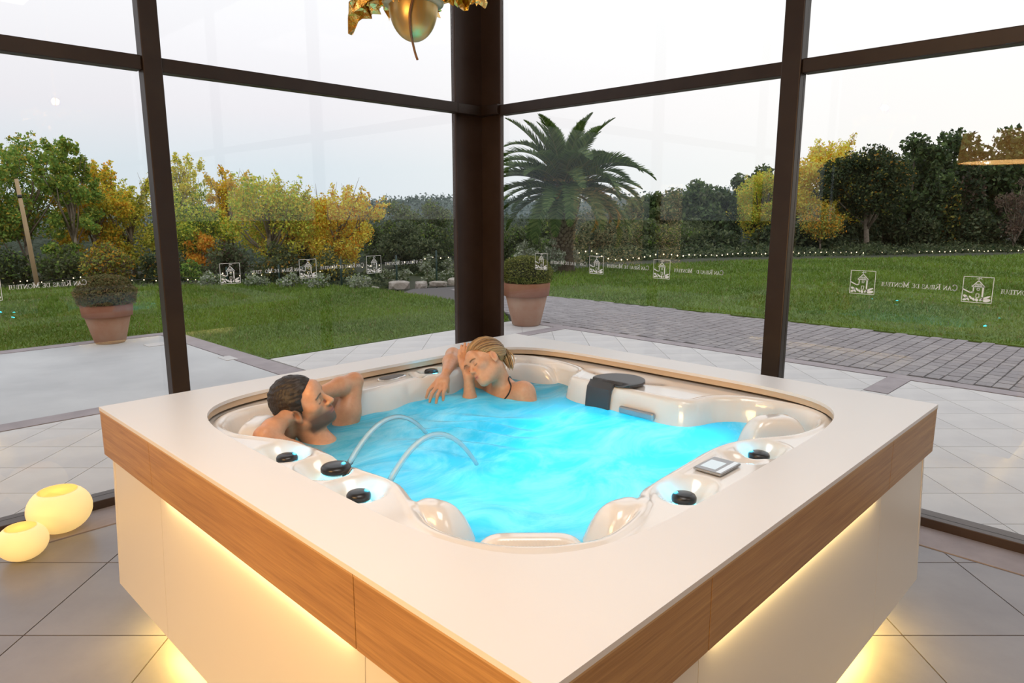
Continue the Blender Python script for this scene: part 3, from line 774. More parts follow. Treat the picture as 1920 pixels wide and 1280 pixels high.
# ---- water
def water_mat():
    mt = bpy.data.materials.new('bubbling_water'); mt.use_nodes = True
    t_ = mt.node_tree; n_ = t_.nodes; n_.clear(); lk = t_.links.new
    out = n_.new('ShaderNodeOutputMaterial'); tc = n_.new('ShaderNodeTexCoord')
    mp = n_.new('ShaderNodeMapping'); mp.inputs['Rotation'].default_value = (0, 0, math.radians(-35)); mp.inputs['Scale'].default_value = (1.0, 1.8, 1)
    lk(tc.outputs['Object'], mp.inputs[0])
    n1 = n_.new('ShaderNodeTexNoise'); n1.inputs['Scale'].default_value = 2.0; n1.inputs['Detail'].default_value = 9; n1.inputs['Roughness'].default_value = 0.66; n1.inputs['Distortion'].default_value = 1.4
    lk(mp.outputs[0], n1.inputs['Vector'])
    mr = n_.new('ShaderNodeMapRange'); mr.inputs['From Min'].default_value = 0.42; mr.inputs['From Max'].default_value = 0.72
    lk(n1.outputs[0], mr.inputs['Value'])
    tr = n_.new('ShaderNodeBsdfTranslucent'); tr.inputs['Color'].default_value = (0.12, 0.80, 0.95, 1)
    df = n_.new('ShaderNodeBsdfDiffuse'); df.inputs['Color'].default_value = (0.10, 0.36, 0.50, 1)
    fo = n_.new('ShaderNodeBsdfDiffuse'); fo.inputs['Color'].default_value = (0.66, 0.90, 0.96, 1)
    tf = n_.new('ShaderNodeBsdfTranslucent'); tf.inputs['Color'].default_value = (0.62, 0.92, 0.97, 1)
    a = n_.new('ShaderNodeMixShader'); a.inputs[0].default_value = 0.42; lk(tr.outputs[0], a.inputs[1]); lk(df.outputs[0], a.inputs[2])
    b = n_.new('ShaderNodeMixShader'); b.inputs[0].default_value = 0.45; lk(tf.outputs[0], b.inputs[1]); lk(fo.outputs[0], b.inputs[2])
    c = n_.new('ShaderNodeMixShader'); lk(mr.outputs[0], c.inputs[0]); lk(a.outputs[0], c.inputs[1]); lk(b.outputs[0], c.inputs[2])
    gl = n_.new('ShaderNodeBsdfGlossy'); gl.inputs['Roughness'].default_value = 0.25
    fr = n_.new('ShaderNodeFresnel'); fr.inputs['IOR'].default_value = 1.20
    bp = n_.new('ShaderNodeBump'); bp.inputs['Strength'].default_value = 0.35; bp.inputs['Distance'].default_value = 0.02
    lk(n1.outputs[0], bp.inputs['Height']); lk(bp.outputs[0], gl.inputs['Normal']); lk(bp.outputs[0], fr.inputs['Normal']); lk(bp.outputs[0], fo.inputs['Normal'])
    d = n_.new('ShaderNodeMixShader'); lk(fr.outputs[0], d.inputs[0]); lk(c.outputs[0], d.inputs[1]); lk(gl.outputs[0], d.inputs[2])
    lk(d.outputs[0], out.inputs[0])
    return mt
M_WATER = water_mat()
g = 150
wx = np.linspace(-0.95, 0.95, g); WXg, WYg = np.meshgrid(wx, wx, indexing='ij')
r = np.random.default_rng(7); Wz = np.zeros_like(WXg)
for k_ in range(26):
    a = r.uniform(0, 2 * PI); f_ = r.uniform(6, 34); Wz += 0.028 / f_ * np.sin(f_ * (WXg * math.cos(a) + WYg * math.sin(a)) + r.uniform(0, 6))
Wz += 0.014 * np.exp(-((WXg + 0.05) ** 2 + (WYg - 0.22) ** 2) / 0.05) * np.sin(WXg * 40 + WYg * 25)
ins = (np.abs(WXg) ** 5 + np.abs(WYg) ** 5) ** 0.2 < 0.925
idx = -np.ones(WXg.shape, int); idx[ins] = np.arange(ins.sum())
q = ins[:-1, :-1] & ins[1:, :-1] & ins[1:, 1:] & ins[:-1, 1:]
F = np.stack([idx[:-1, :-1][q], idx[1:, :-1][q], idx[1:, 1:][q], idx[:-1, 1:][q]], 1)
wo = link('water', np_mesh('water', np.stack([WXg[ins], WYg[ins], WL + Wz[ins]], 1), F, M_WATER, True))
tag(wo, 'bubbling bright cyan water filling the hot tub', 'water', kind='stuff')
for (x, y, p_) in ((0.15, -0.28, 8.5), (-0.35, -0.38, 6), (0.5, -0.45, 4.5), (0.35, 0.10, 3), (-0.45, 0.10, 1.0), (0.1, 0.5, 0.9)):
    point('pool_light', (x, y, 0.55), p_, (0.03, 0.72, 1.0), 0.06, tub)
# ---- two laminar water jets
def jet_mat():
    mt = bpy.data.materials.new('clear_jet'); mt.use_nodes = True
    t_ = mt.node_tree; n_ = t_.nodes; n_.clear(); lk = t_.links.new
    out = n_.new('ShaderNodeOutputMaterial'); tr = n_.new('ShaderNodeBsdfTransparent'); tr.inputs['Color'].default_value = (0.93, 0.985, 1.0, 1)
    df0 = n_.new('ShaderNodeBsdfDiffuse'); df0.inputs['Color'].default_value = (0.92, 0.97, 0.98, 1)
    tl = n_.new('ShaderNodeBsdfTranslucent'); tl.inputs['Color'].default_value = (0.75, 0.95, 1.0, 1)
    df = n_.new('ShaderNodeMixShader'); df.inputs[0].default_value = 0.6; lk(df0.outputs[0], df.inputs[1]); lk(tl.outputs[0], df.inputs[2])
    gl = n_.new('ShaderNodeBsdfGlossy'); gl.inputs['Roughness'].default_value = 0.05
    a = n_.new('ShaderNodeMixShader'); a.inputs[0].default_value = 0.32; lk(tr.outputs[0], a.inputs[1]); lk(df.outputs[0], a.inputs[2])
    fr = n_.new('ShaderNodeFresnel'); fr.inputs['IOR'].default_value = 1.06
    b = n_.new('ShaderNodeMixShader'); lk(fr.outputs[0], b.inputs[0]); lk(a.outputs[0], b.inputs[1]); lk(gl.outputs[0], b.inputs[2])
    lk(b.outputs[0], out.inputs[0]); return mt
M_JET = jet_mat()
M_JETGLINT = pm('jet_glint', (0.97, 0.99, 1.0), 0.15, trans=0.3)
def jet(a, b, pk, tp, label):
    # quadratic through start, peak (at fraction tp) and end
    za, zb_ = a[2], b[2]
    A = np.array([[tp * tp, tp], [1, 1]]); c = np.linalg.solve(A, np.array([pk - za, zb_ - za]))
    pts = [(a[0] + (b[0] - a[0]) * t, a[1] + (b[1] - a[1]) * t, za + c[0] * t * t + c[1] * t) for t in np.linspace(0, 1, 28)]
    e = tag(empty('water_jet', pts[0]), label, 'water jet', 'laminar water jets over the tub')
    m = MB(); m.tube([tuple(np.array(p) - np.array(pts[0])) for p in pts], [0.0105 - 0.003 * i / 27 for i in range(28)], 12); m.build('stream', M_JET, e, True)
    m = MB(); m.tube([tuple(np.array(p) - np.array(pts[0])) for p in pts], [0.0046 - 0.002 * i / 27 for i in range(28)], 6); m.build('stream_glint', M_JETGLINT, e, True)  # white inner tube drawn as the highlight along the stream
jet((-0.73, 0.12, 0.855), (-0.20, 0.355, 0.775), 0.933, 0.52, 'arching jet of water nearer the reclining man')
jet((-0.734, -0.117, 0.855), (-0.29, -0.047, 0.775), 0.953, 0.50, 'arching jet of water nearest the tub corner knobs')

# ================================================================== LAMPS INSIDE
def globe_mat():
    mt = bpy.data.materials.new('lamp_glow'); mt.use_nodes = True
    t_ = mt.node_tree; b = t_.nodes['Principled BSDF']
    b.inputs['Base Color'].default_value = (0.85, 0.70, 0.42, 1); b.inputs['Roughness'].default_value = 0.5
    b.inputs['Emission Color'].default_value = (1.0, 0.66, 0.22, 1); b.inputs['Emission Strength'].default_value = 0.62
    return mt
M_GLOBE = globe_mat()
M_GLOBEIN = pm('lamp_inside', (0.85, 0.70, 0.42), 0.5, emit=((1.0, 0.62, 0.18), 0.42))
def globe(loc, R, label, tilt):
    e = tag(empty('globe_lamp', loc), label, 'lamp', 'glowing bowl lamps on the floor')
    prof = []
    for i in range(15):
        a = -PI / 2 + (PI / 2 + math.radians(52)) * i / 14
        prof.append((R * math.cos(a), R * 0.84 * (1 + math.sin(a))))
    rt, zt_ = prof[-1]
    m = MB(); m.lathe(prof, 40); o = m.build('bowl', M_GLOBE, e, True)
    m = MB(); m.lathe([(rt, zt_), (rt * 0.975, zt_ + R * 0.012), (rt * 0.94, zt_ - R * 0.02), (rt * 1.05, zt_ - R * 0.3), (rt * 0.9, zt_ - R * 0.8), (0.001, zt_ - R * 0.95)], 40)
    tag(m.build('opening', M_GLOBEIN, e, True), 'round opening in the top of the lamp')
    return e
globe((-1.16, 2.33, 0.004), 0.155, 'larger glowing yellow bowl lamp on the floor by the glass', 0)
globe((-1.372, 2.12, 0.0), 0.113, 'smaller glowing yellow bowl lamp in front of the larger one', 0)

# ---- hanging foil lamp above the tub
LP = Vector((-0.338, 0.207, 2.295))
lamp = tag(empty('pendant_lamp', LP), 'brass dome pendant lamp with crumpled gold foil petals', 'lamp')
M_BRASS = pm('brushed_brass', (0.72, 0.46, 0.13), 0.36, 0.75, var=(30, 3, (0.62, 0.48, 0.24), 0.3, 0.7), scale_vec=(1, 1, 0.1))
M_FOIL = pm('gold_foil', (0.85, 0.48, 0.08), 0.22, 1.0, var=(9, 3, (0.95, 0.70, 0.30), 0.4, 0.7), bump=(26, 0.9, 0.02))
M_CORD = pm('woven_cord', (0.22, 0.11, 0.05), 0.7)
m = MB(); R_ = 0.086
m.lathe([(R_ * math.sin(PI / 2 * i / 12), 0.118 * (1 - math.cos(PI / 2 * i / 12))) for i in range(13)] + [(R_ * 1.0, 0.15), (R_ * 0.98, 0.20)], 48)
m.build('dome', M_BRASS, lamp, True)
m = MB(); m.lathe([(R_ * 0.99, 0.118), (R_ * 1.22, 0.122), (R_ * 1.26, 0.130), (R_ * 1.22, 0.138), (R_ * 0.99, 0.142)], 48); m.build('collar', pm('pale_brass', (0.55, 0.52, 0.36), 0.35, 0.8), lamp, True)
rp = random.Random(11)
def petal(az, length, width, drop, seed):
    rr = random.Random(seed); K, J = 14, 9; vs = []; fs = []
    for i in range(K):
        s_ = i / (K - 1)
        for j in range(J):
            t2 = j / (J - 1) - 0.5
            wd = width * (0.55 + 0.9 * s_ * (1.25 - s_))
            rad = 0.08 + length * s_; zz = 0.16 + 0.05 * math.sin(s_ * 2.2) - drop * s_ ** 2 + 0.035 * math.sin(t2 * 9 + s_ * 4) 
            cr = 0.018
            px = rad + rr.uniform(-cr, cr); py = t2 * wd + rr.uniform(-cr, cr); pz = zz + rr.uniform(-cr, cr)
            vs.append((px * math.cos(az) - py * math.sin(az), px * math.sin(az) + py * math.cos(az), pz))
    for i in range(K - 1):
        for j in range(J - 1): fs.append((i * J + j, (i + 1) * J + j, (i + 1) * J + j + 1, i * J + j + 1))
    mm = MB(); mm.add(vs, fs); o = mm.build('foil_petal', M_FOIL, lamp, False)
    s_ = o.modifiers.new('solid', 'SOLIDIFY'); s_.thickness = 0.0015
AZR = math.radians(-45.63)      # image right
petal(AZR + PI, 0.14, 0.12, 0.14, 3); petal(AZR + PI - 0.8, 0.16, 0.15, 0.05, 4); petal(AZR + PI + 0.8, 0.16, 0.14, 0.05, 5)
petal(AZR, 0.17, 0.13, 0.055, 6); petal(AZR + 0.7, 0.16, 0.15, 0.02, 7); petal(AZR - 0.75, 0.16, 0.15, 0.03, 8); petal(AZR + PI / 2, 0.15, 0.16, 0.03, 9); petal(AZR + PI * 1.5, 0.13, 0.14, 0.0, 10)
r2 = Vector((0.699, -0.715, 0)); fw = Vector((0.715, 0.699, 0))
pth = []
for s_, rx_, fz_, z_ in ((0, 0.03, -0.088, 0.16), (1, 0.012, -0.090, 0.118), (2, -0.001, -0.088, 0.07), (3, -0.003, -0.060, 0.022), (4, -0.003, -0.022, -0.002), (5, 0.001, -0.012, -0.025), (6, 0.006, -0.010, -0.045), (7, 0.012, -0.010, -0.062)):
    pth.append(r2 * rx_ + fw * fz_ + Vector((0, 0, z_)))
pth = catmull([tuple(p) for p in pth], 4, False)
m = MB(); m.tube([tuple(p) for p in pth], 0.0042, 8); m.build('cord', M_CORD, lamp, True)
m = MB(); m.tube([(0, 0, 0.2), (0, 0, 4.5 - LP.z)], 0.008, 8); m.build('rod', M_BRASS, lamp, True)
point('lamp_bulb', (0, 0, 0.30), 5, (1.0, 0.66, 0.28), 0.025, lamp)
# ---- drum pendant beside the camera (seen mirrored in the right-hand glass)
drum = tag(empty('drum_pendant', (-2.55, -0.38, 2.22)), 'orange ribbed drum pendant mirrored in the rightmost pane', 'lamp')
M_SHADE = pm('amber_shade', (0.75, 0.38, 0.10), 0.6, emit=((1.0, 0.50, 0.12), 1.6))
M_SHIN = emissive('shade_inside', (1.0, 0.56, 0.20), 16.0)
m = MB(); nrib = 48
pr = []
for i in range(nrib * 2):
    a = 2 * PI * i / (nrib * 2); rr_ = 0.46 + (0.012 if i % 2 else 0.0); pr.append((rr_ * math.cos(a), rr_ * math.sin(a)))
for zz0, zz1 in ((0.0, 0.30),):
    n_ = len(pr); vs = [(x, y, zz0) for x, y in pr] + [(x * 0.94, y * 0.94, zz1) for x, y in pr]
    m.add(vs, [(i, (i + 1) % n_, n_ + (i + 1) % n_, n_ + i) for i in range(n_)])
o = m.build('shade', M_SHADE, drum); s_ = o.modifiers.new('solid', 'SOLIDIFY'); s_.thickness = 0.004
m = MB(); m.lathe([(0.0, 0.02), (0.45, 0.015), (0.45, 0.005), (0.0, 0.01)], 48); m.build('diffuser', M_SHIN, drum, True)
m = MB(); m.tube([(0, 0, 0.02), (0, 0, 4.5 - 2.22)], 0.006, 6); m.build('cable', M_CORD, drum)

# ================================================================== PLANTS AND GARDEN
M_LEAF = pm('leaf', (0.1, 0.2, 0.05), 0.6, attr='Col', trans=0.42, spec=0.3)
M_BARK = pm('bark', (0.10, 0.075, 0.055), 0.9, var=(9, 6, (0.05, 0.035, 0.025), 0.3, 0.7), bump=(14, 0.6, 0.02))
M_PALEBARK = pm('pale_bark', (0.30, 0.25, 0.19), 0.9, var=(9, 6, (0.16, 0.12, 0.09), 0.3, 0.7), bump=(14, 0.6, 0.02))
def leaf_mesh(name, P, size, cols, r, up_bias=0.25, aspect=0.62):
    """one rhombus leaf (two triangles, folded) at every point of P"""
    n = len(P); d = r.normal(size=(n, 3)); d /= np.linalg.norm(d, axis=1, keepdims=True)
    e = r.normal(size=(n, 3)); e[:, 2] += up_bias; e -= d * (d * e).sum(1, keepdims=True); e /= np.linalg.norm(e, axis=1, keepdims=True) + 1e-9
    nn = np.cross(d, e); s = (size * r.uniform(0.6, 1.3, n))[:, None]
    V = np.stack([P - d * s * 0.5, P + e * s * aspect * 0.5 + nn * s * 0.08, P + d * s * 0.5, P - e * s * aspect * 0.5 + nn * s * 0.08], 1)
    I = np.arange(n)[:, None] * 4
    F = np.concatenate([I + np.array([[0, 1, 2]]), I + np.array([[0, 2, 3]])], 0)
    return np_mesh(name, V.reshape(-1, 3), F, M_LEAF, False, np.repeat(cols, 4, 0))
PAL = {
 'yellow': [(0.46, 0.30, 0.035), (0.40, 0.31, 0.05), (0.30, 0.29, 0.05), (0.50, 0.36, 0.06)],
 'gold': [(0.50, 0.26, 0.02), (0.52, 0.31, 0.035), (0.40, 0.25, 0.03), (0.45, 0.18, 0.015)],
 'orange': [(0.46, 0.17, 0.015), (0.42, 0.21, 0.02), (0.33, 0.13, 0.015), (0.40, 0.26, 0.04)],
 'lime': [(0.20, 0.25, 0.03), (0.29, 0.29, 0.04), (0.14, 0.20, 0.03), (0.36, 0.30, 0.04)],
 'green': [(0.085, 0.145, 0.025), (0.12, 0.18, 0.035), (0.06, 0.11, 0.02), (0.16, 0.19, 0.04)],
 'oak': [(0.075, 0.095, 0.042), (0.095, 0.118, 0.056), (0.055, 0.07, 0.03), (0.12, 0.135, 0.066)],
 'dark': [(0.026, 0.042, 0.017), (0.036, 0.056, 0.022), (0.018, 0.030, 0.012), (0.050, 0.066, 0.024)],
 'pine': [(0.055, 0.09, 0.030), (0.075, 0.115, 0.038), (0.038, 0.065, 0.022), (0.10, 0.14, 0.045)],
 'silver': [(0.26, 0.28, 0.22), (0.34, 0.36, 0.29), (0.19, 0.22, 0.16), (0.15, 0.17, 0.10)],
 'brown': [(0.10, 0.065, 0.045), (0.13, 0.085, 0.06), (0.075, 0.05, 0.04), (0.10, 0.08, 0.05)],
 'autumn': [(0.12, 0.15, 0.03), (0.22, 0.19, 0.035), (0.30, 0.15, 0.02), (0.08, 0.10, 0.025)],
 'box': [(0.10, 0.115, 0.025), (0.14, 0.15, 0.035), (0.07, 0.085, 0.02), (0.17, 0.17, 0.05)],
 'boxdry': [(0.10, 0.10, 0.035), (0.13, 0.12, 0.045), (0.075, 0.08, 0.025), (0.15, 0.10, 0.04)],
}
def pick(r, pal, n, second=None, mixf=0.0):
    A = np.array(PAL[pal]) * (1.6 if pal in ('yellow', 'gold', 'lime', 'green', 'autumn', 'orange') else 1.0); c = A[r.integers(0, len(A), n)]
    if second:
        B = np.array(PAL[second]); m_ = r.random(n) < mixf; c[m_] = B[r.integers(0, len(B), n)][m_]
    return np.minimum(c * 1.5 * r.uniform(0.75, 1.25, (n, 1)), 0.85)
def tree(name, label, group, base, top, w, pal, seed, n=3200, leaf=0.15, crown0=0.3, nb=16, second=None, mixf=0.0, bark=M_BARK, trunk=0.09, fill=0.5, shape='round', lean=(0, 0), branches=True, cat='tree'):
    """tree at base (x, y, z): height top - z, crown width w, crown starting at the fraction crown0 of the height"""
    r = np.random.default_rng(seed); x, y, z0 = base; H = top - z0
    if name in ('poplar_tree', 'maple_tree', 'pine_tree'): w *= 1.25; n = int(n * 1.7); nb = int(nb * 1.3)
    if name in ('poplar_tree', 'maple_tree', 'young_tree', 'shade_tree'): n = int(n * 2.2); leaf *= 0.62; nb = int(nb * 1.8)
    if name in ('oak_tree', 'shrub'): n = int(n * 1.8); leaf *= 0.75; nb = int(nb * 1.5)
    if name == 'pine_tree': leaf *= 1.25
    e = tag(empty(name, (x, y, z0)), label, cat, group)
    c0 = H * crown0; ch = H - c0
    B = []
    for i in range(nb):
        if shape == 'column':
            t = (i + 0.5) / nb; rad = w / 2 * (1 - t) ** 0.55 * 0.75; a = r.uniform(0, 2 * PI)
            B.append((0.3 * rad * math.cos(a), 0.3 * rad * math.sin(a), c0 + ch * t * 0.96, max(rad, 0.08 * w)))
        else:
            for _ in range(50):
                p = r.uniform(-1, 1, 3)
                if np.linalg.norm(p) < 1 and np.linalg.norm(p) > 0.25: break
            br = w * (r.uniform(0.08, 0.18) if nb > 26 else r.uniform(0.13, 0.25))
            px, py = p[0] * (w / 2 - br * 0.8), p[1] * (w / 2 - br * 0.8); pz = c0 + ch * 0.5 + p[2] * (ch / 2 - min(br, ch * .3) * 0.8)
            if shape == 'pine': pz = c0 + ch * (0.45 + 0.55 * abs(p[2])) - 0.18 * ch * math.hypot(p[0], p[1])
            B.append((px + lean[0] * pz / H, py + lean[1] * pz / H, pz, br))
    if name in ('poplar_tree', 'maple_tree', 'young_tree'):            # airy sprays reaching out of the crown
        for i in range(16):
            a = r.uniform(0, 2 * PI); q = r.uniform(0.35, 1.0); rr = w * 0.5 * math.sqrt(1 - (q * 0.95) ** 2) * r.uniform(0.5, 1.1)
            for k_ in range(3):
                B.append((rr * math.cos(a) * (1 + .1 * k_), rr * math.sin(a) * (1 + .1 * k_), c0 + ch * (0.5 + 0.5 * q) - w * 0.07 + k_ * w * 0.06, w * (0.075 - 0.018 * k_)))
        for k_ in range(5): B.append((lean[0] + r.uniform(-.05, .05) * w, lean[1], H - w * 0.05 - k_ * w * 0.08, w * (0.045 + 0.012 * k_)))
    elif shape != 'column':
        B.append((lean[0], lean[1], H - w * 0.12, w * 0.14))
    B = np.array(B); vol = B[:, 3] ** 2.2; k = r.choice(len(B), n, p=vol / vol.sum())
    d = r.normal(size=(n, 3)); d /= np.linalg.norm(d, axis=1, keepdims=True)
    rad = B[k, 3] * (r.random(n) ** fill)
    zs = 1.0 if shape != 'column' else 1.8
    P = B[k, :3] + d * rad[:, None] * np.array([1, 1, 0.85 * zs])
    P = P[P[:, 2] > 0.02]
    cols = pick(r, pal, len(P), second, mixf)
    fo = link('foliage', leaf_mesh('foliage', P, leaf, cols, r), e); fo['kind'] = 'stuff'
    if name in ('poplar_tree', 'young_tree', 'bare_tree'):              # bare twigs standing out of the top
        mm = MB()
        for i in range(16):
            a = r.uniform(0, 2 * PI); q0 = Vector((r.uniform(-.25, .25) * w, r.uniform(-.25, .25) * w, c0 + ch * r.uniform(0.45, 0.8))); ln = w * r.uniform(0.18, 0.34)
            q1 = q0 + Vector((math.cos(a) * 0.35, math.sin(a) * 0.35, 1)).normalized() * ln
            mm.tube([q0, (q0 + q1) / 2 + Vector((r.uniform(-.03, .03), r.uniform(-.03, .03), 0)), q1], [0.012, 0.008, 0.003], 4)
        tw = mm.build('twigs', M_PALEBARK, e, True); tw['kind'] = 'stuff'
    if trunk > 0:
        m = MB()
        cxm, cym = lean[0] * 0.7, lean[1] * 0.7
        pts = [(0, 0, -0.3), (r.uniform(-.05, .05), r.uniform(-.05, .05), c0 * 0.5), (cxm * .4 + r.uniform(-.1, .1), cym * .4 + r.uniform(-.1, .1), c0 + 0.1 * ch), (cxm, cym, c0 + ch * 0.75)]
        m.tube(pts, [trunk * 1.25, trunk, trunk * 0.8, trunk * 0.25], 8)
        m.build('trunk', bark, e, True)
        if branches:
            for i in r.permutation(len(B))[:14]:
                bx, by, bz, br = B[i]; s0 = max(0.25, min(0.9, (bz / H) * 0.65)); q0 = Vector((cxm * s0 * .5, cym * s0 * .5, H * s0 * 0.75))
                q2 = Vector((bx, by, bz + br * 0.5)); q1 = (q0 + q2) / 2 + Vector((r.uniform(-.12, .12), r.uniform(-.12, .12), -0.08 * H * .3))
                mm = MB(); mm.tube([q0, q1, q2], [trunk * 0.42, trunk * 0.28, trunk * 0.08], 5)
                mm.build('branch', bark, e, True)
    return e
GL = 'autumn trees behind the left lawn'
Z0 = -0.5
# name, label, x, y, top, width, palette...
tree('poplar_tree', 'tall green tree at the left edge behind the leaning wooden pole', GL, (2.34, 20.92, Z0), 3.75, 2.3, 'green', 21, 3600, 0.15, 0.12, 18, 'yellow', 0.16, M_PALEBARK, 0.08)
tree('poplar_tree', 'slim green tree with one sprig rising above the others', GL, (3.15, 19.45, Z0), 3.65, 1.35, 'green', 22, 2400, 0.15, 0.10, 13, 'lime', 0.3, M_PALEBARK, 0.07)
tree('poplar_tree', 'orange gold tree just above the left potted boxwood', GL, (4.0, 20.64, Z0), 3.10, 1.9, 'gold', 23, 3200, 0.14, 0.10, 16, 'lime', 0.3, M_PALEBARK, 0.08)
tree('poplar_tree', 'yellow green tree partly hidden by the left mullion', GL, (5.05, 21.0, Z0), 2.75, 2.1, 'yellow', 24, 3200, 0.14, 0.12, 16, 'lime', 0.45, M_PALEBARK, 0.08)
tree('poplar_tree', 'tall thin pale yellow tree right of the left mullion', GL, (7.0, 21.85, Z0), 3.55, 1.5, 'yellow', 25, 2000, 0.13, 0.25, 14, 'lime', 0.25, M_PALEBARK, 0.07, 0.6)
tree('poplar_tree', 'sparse golden tree whose top stands between two lower trees', GL, (7.7, 20.0, Z0), 3.05, 1.5, 'gold', 26, 2000, 0.13, 0.25, 14, 'yellow', 0.5, M_PALEBARK, 0.07, 0.6)
tree('poplar_tree', 'broad lime tree with pale forked trunk above the emblems', GL, (7.03, 16.13, Z0 + .2), 2.62, 2.3, 'lime', 27, 3300, 0.13, 0.22, 18, 'yellow', 0.35, M_PALEBARK, 0.085)
tree('poplar_tree', 'bright yellow leafed tree beside the dark oaks', GL, (8.6, 15.3, Z0 + .2), 2.40, 2.0, 'yellow', 28, 3200, 0.125, 0.16, 18, 'gold', 0.4, M_PALEBARK, 0.07)
tree('poplar_tree', 'lime tree filling the gap right of the left mullion', GL, (6.0, 18.7, Z0), 2.35, 2.0, 'lime', 29, 3000, 0.13, 0.10, 16, 'green', 0.35, M_PALEBARK, 0.07)
tree('conifer_tree', 'small dark conifer between yellow trees', GL, (11.34, 21.7, Z0), 2.35, 1.3, 'dark', 30, 2200, 0.15, 0.05, 12, None, 0, M_BARK, 0.07, 0.5, 'column', branches=False)
tree('poplar_tree', 'rusty golden tree filling behind the lime tree', GL, (8.9, 18.3, Z0), 2.1, 2.2, 'gold', 31, 2800, 0.14, 0.10, 14, 'autumn', 0.4, M_BARK, 0.07)
tree('poplar_tree', 'muted green tree far left near the pane edge', GL, (0.8, 22.5, Z0), 3.4, 2.4, 'green', 32, 2600, 0.16, 0.12, 14, 'autumn', 0.3, M_BARK, 0.08)
GB = 'shrubs along the left lawn edge'
sh = [('orange shrub glowing low beside the left mullion', 5.9, 18.0, 1.25, 1.3, 'orange', 'gold'), ('dark shrub under the leftmost trees', 1.75, 19.6, 0.85, 1.9, 'dark', 'green'), ('dark green shrub behind the wooden pole', 2.75, 18.6, 0.95, 1.6, 'oak', 'green'),
      ('brownish shrub left of the left potted boxwood top', 3.5, 17.9, 1.0, 1.5, 'autumn', 'brown'), ('dark shrub hidden by the left mullion', 4.5, 17.0, 0.9, 1.4, 'dark', 'autumn'), ('green shrub under the orange shrub', 5.0, 16.4, 0.55, 1.1, 'green', 'oak'),
      ('grey brown thicket behind the first emblem', 5.75, 16.3, 1.1, 1.5, 'oak', 'brown'), ('dark thicket behind the forked trunk', 6.8, 15.6, 1.0, 1.6, 'oak', 'autumn'), ('dark thicket under the bright yellow tree', 7.8, 14.5, 0.9, 1.6, 'oak', 'yellow')]
for i, (lb, x, y, tp, w, p1, p2) in enumerate(sh):
    tree('shrub', lb, GB, (x, y, -0.3), tp, w, p1, 50 + i, 1900, 0.11, 0.0, 12, p2, 0.25, trunk=0.03, branches=False, cat='shrub')
sv = [(4.75, 14.75, 'leftmost'), (5.4, 13.8, 'second'), (5.95, 13.0, 'third'), (6.35, 12.5, 'fourth'), (6.9, 11.75, 'fifth')]
sl = ['silvery low bush under the first emblem', 'silvery low bush under the pale forked trunk', 'silvery low bush between first and second emblem', 'silvery low bush under the second emblem', 'silvery low bush left of the pale rocks']
for i, (x, y, _) in enumerate(sv):
    tree('silver_bush', sl[i], 'silvery bushes at the lawn edge', (x, y, -0.12), 0.36, 0.75, 'silver', 70 + i, 900, 0.065, 0.0, 9, 'green', 0.2, trunk=0.015, branches=False, cat='bush')
for i, (x, y, tp, lb) in enumerate([(8.0, 11.75, 0.62, 'grey leafed bush behind the pale rocks'), (8.75, 11.5, 0.72, 'grey leafed bush behind the fence posts by the column'), (9.3, 11.4, 0.6, 'grey leafed bush partly hidden by the corner column')]):
    tree('silver_bush', lb, 'silvery bushes at the lawn edge', (x, y, -0.2), tp, 0.8, 'silver', 80 + i, 1000, 0.07, 0.0, 9, 'oak', 0.5, trunk=0.015, branches=False, cat='bush')
for i, (x, y, tp, lb) in enumerate([(12.3, 11.6, 0.95, 'silvery olive bush left of the palm trunk'), (12.85, 11.0, 1.0, 'silvery olive bush against the palm trunk'), (15.1, 12.2, 0.7, 'silvery olive bush right of the palm trunk')]):
    tree('olive_bush', lb, 'olive bushes by the palm', (x, y, -0.1), tp, 0.85, 'silver', 90 + i, 1100, 0.08, 0.0, 9, None, 0, trunk=0.02, branches=False, cat='bush')
GO = 'dark oaks beyond the fence'
oaks = [('dark round oak left of the corner column', 12.2, 16.7, 1.45, 2.7), ('tall dark oak behind the round oak', 13.5, 19.6, 2.25, 2.7), ('dark oak beside the corner column', 15.8, 20.0, 2.25, 2.9), ('low dark oak above the grey leafed bushes', 11.2, 14.6, 0.95, 1.9),
        ('dark oak right of the corner column behind the boxwood', 17.8, 17.3, 1.35, 2.6), ('dark oak behind the palm trunk', 21.0, 18.3, 1.6, 3.0), ('grey green oak right of the palm trunk', 23.3, 17.2, 1.5, 3.2), ('grey green oak under the yellow drooping frond', 26.2, 16.6, 1.5, 3.6),
        ('dark oak below the pine hill', 29.0, 16.6, 1.3, 3.6), ('dark oak left of the cypress', 31.5, 17.3, 1.5, 3.4)]
for i, (lb, x, y, tp, w) in enumerate(oaks):
    tree('oak_tree', lb, GO, (x, y, -0.9), tp, w, 'oak', 100 + i, 4200, 0.15 if x < 20 else 0.19, 0.0, 22, 'green' if i % 3 else 'dark', 0.25, trunk=0.12, branches=False)
GP = 'trees on the right hillside'
tree('pine_tree', 'rounded green pine right of the palm crown', GP, (34.0, 21.4, -0.8), 3.0, 4.6, 'pine', 120, 4200, 0.24, 0.10, 22, 'oak', 0.3, trunk=0.15, branches=False)
tree('pine_tree', 'rounded green pine left of the small cypress', GP, (37.6, 20.6, -0.8), 3.8, 4.8, 'pine', 121, 4200, 0.24, 0.10, 22, 'oak', 0.3, trunk=0.15, branches=False)
tree('pine_tree', 'green pine cresting behind the small cypress', GP, (40.5, 17.8, -0.8), 4.7, 4.4, 'pine', 122, 4200, 0.24, 0.10, 22, 'oak', 0.4, trunk=0.15, branches=False)
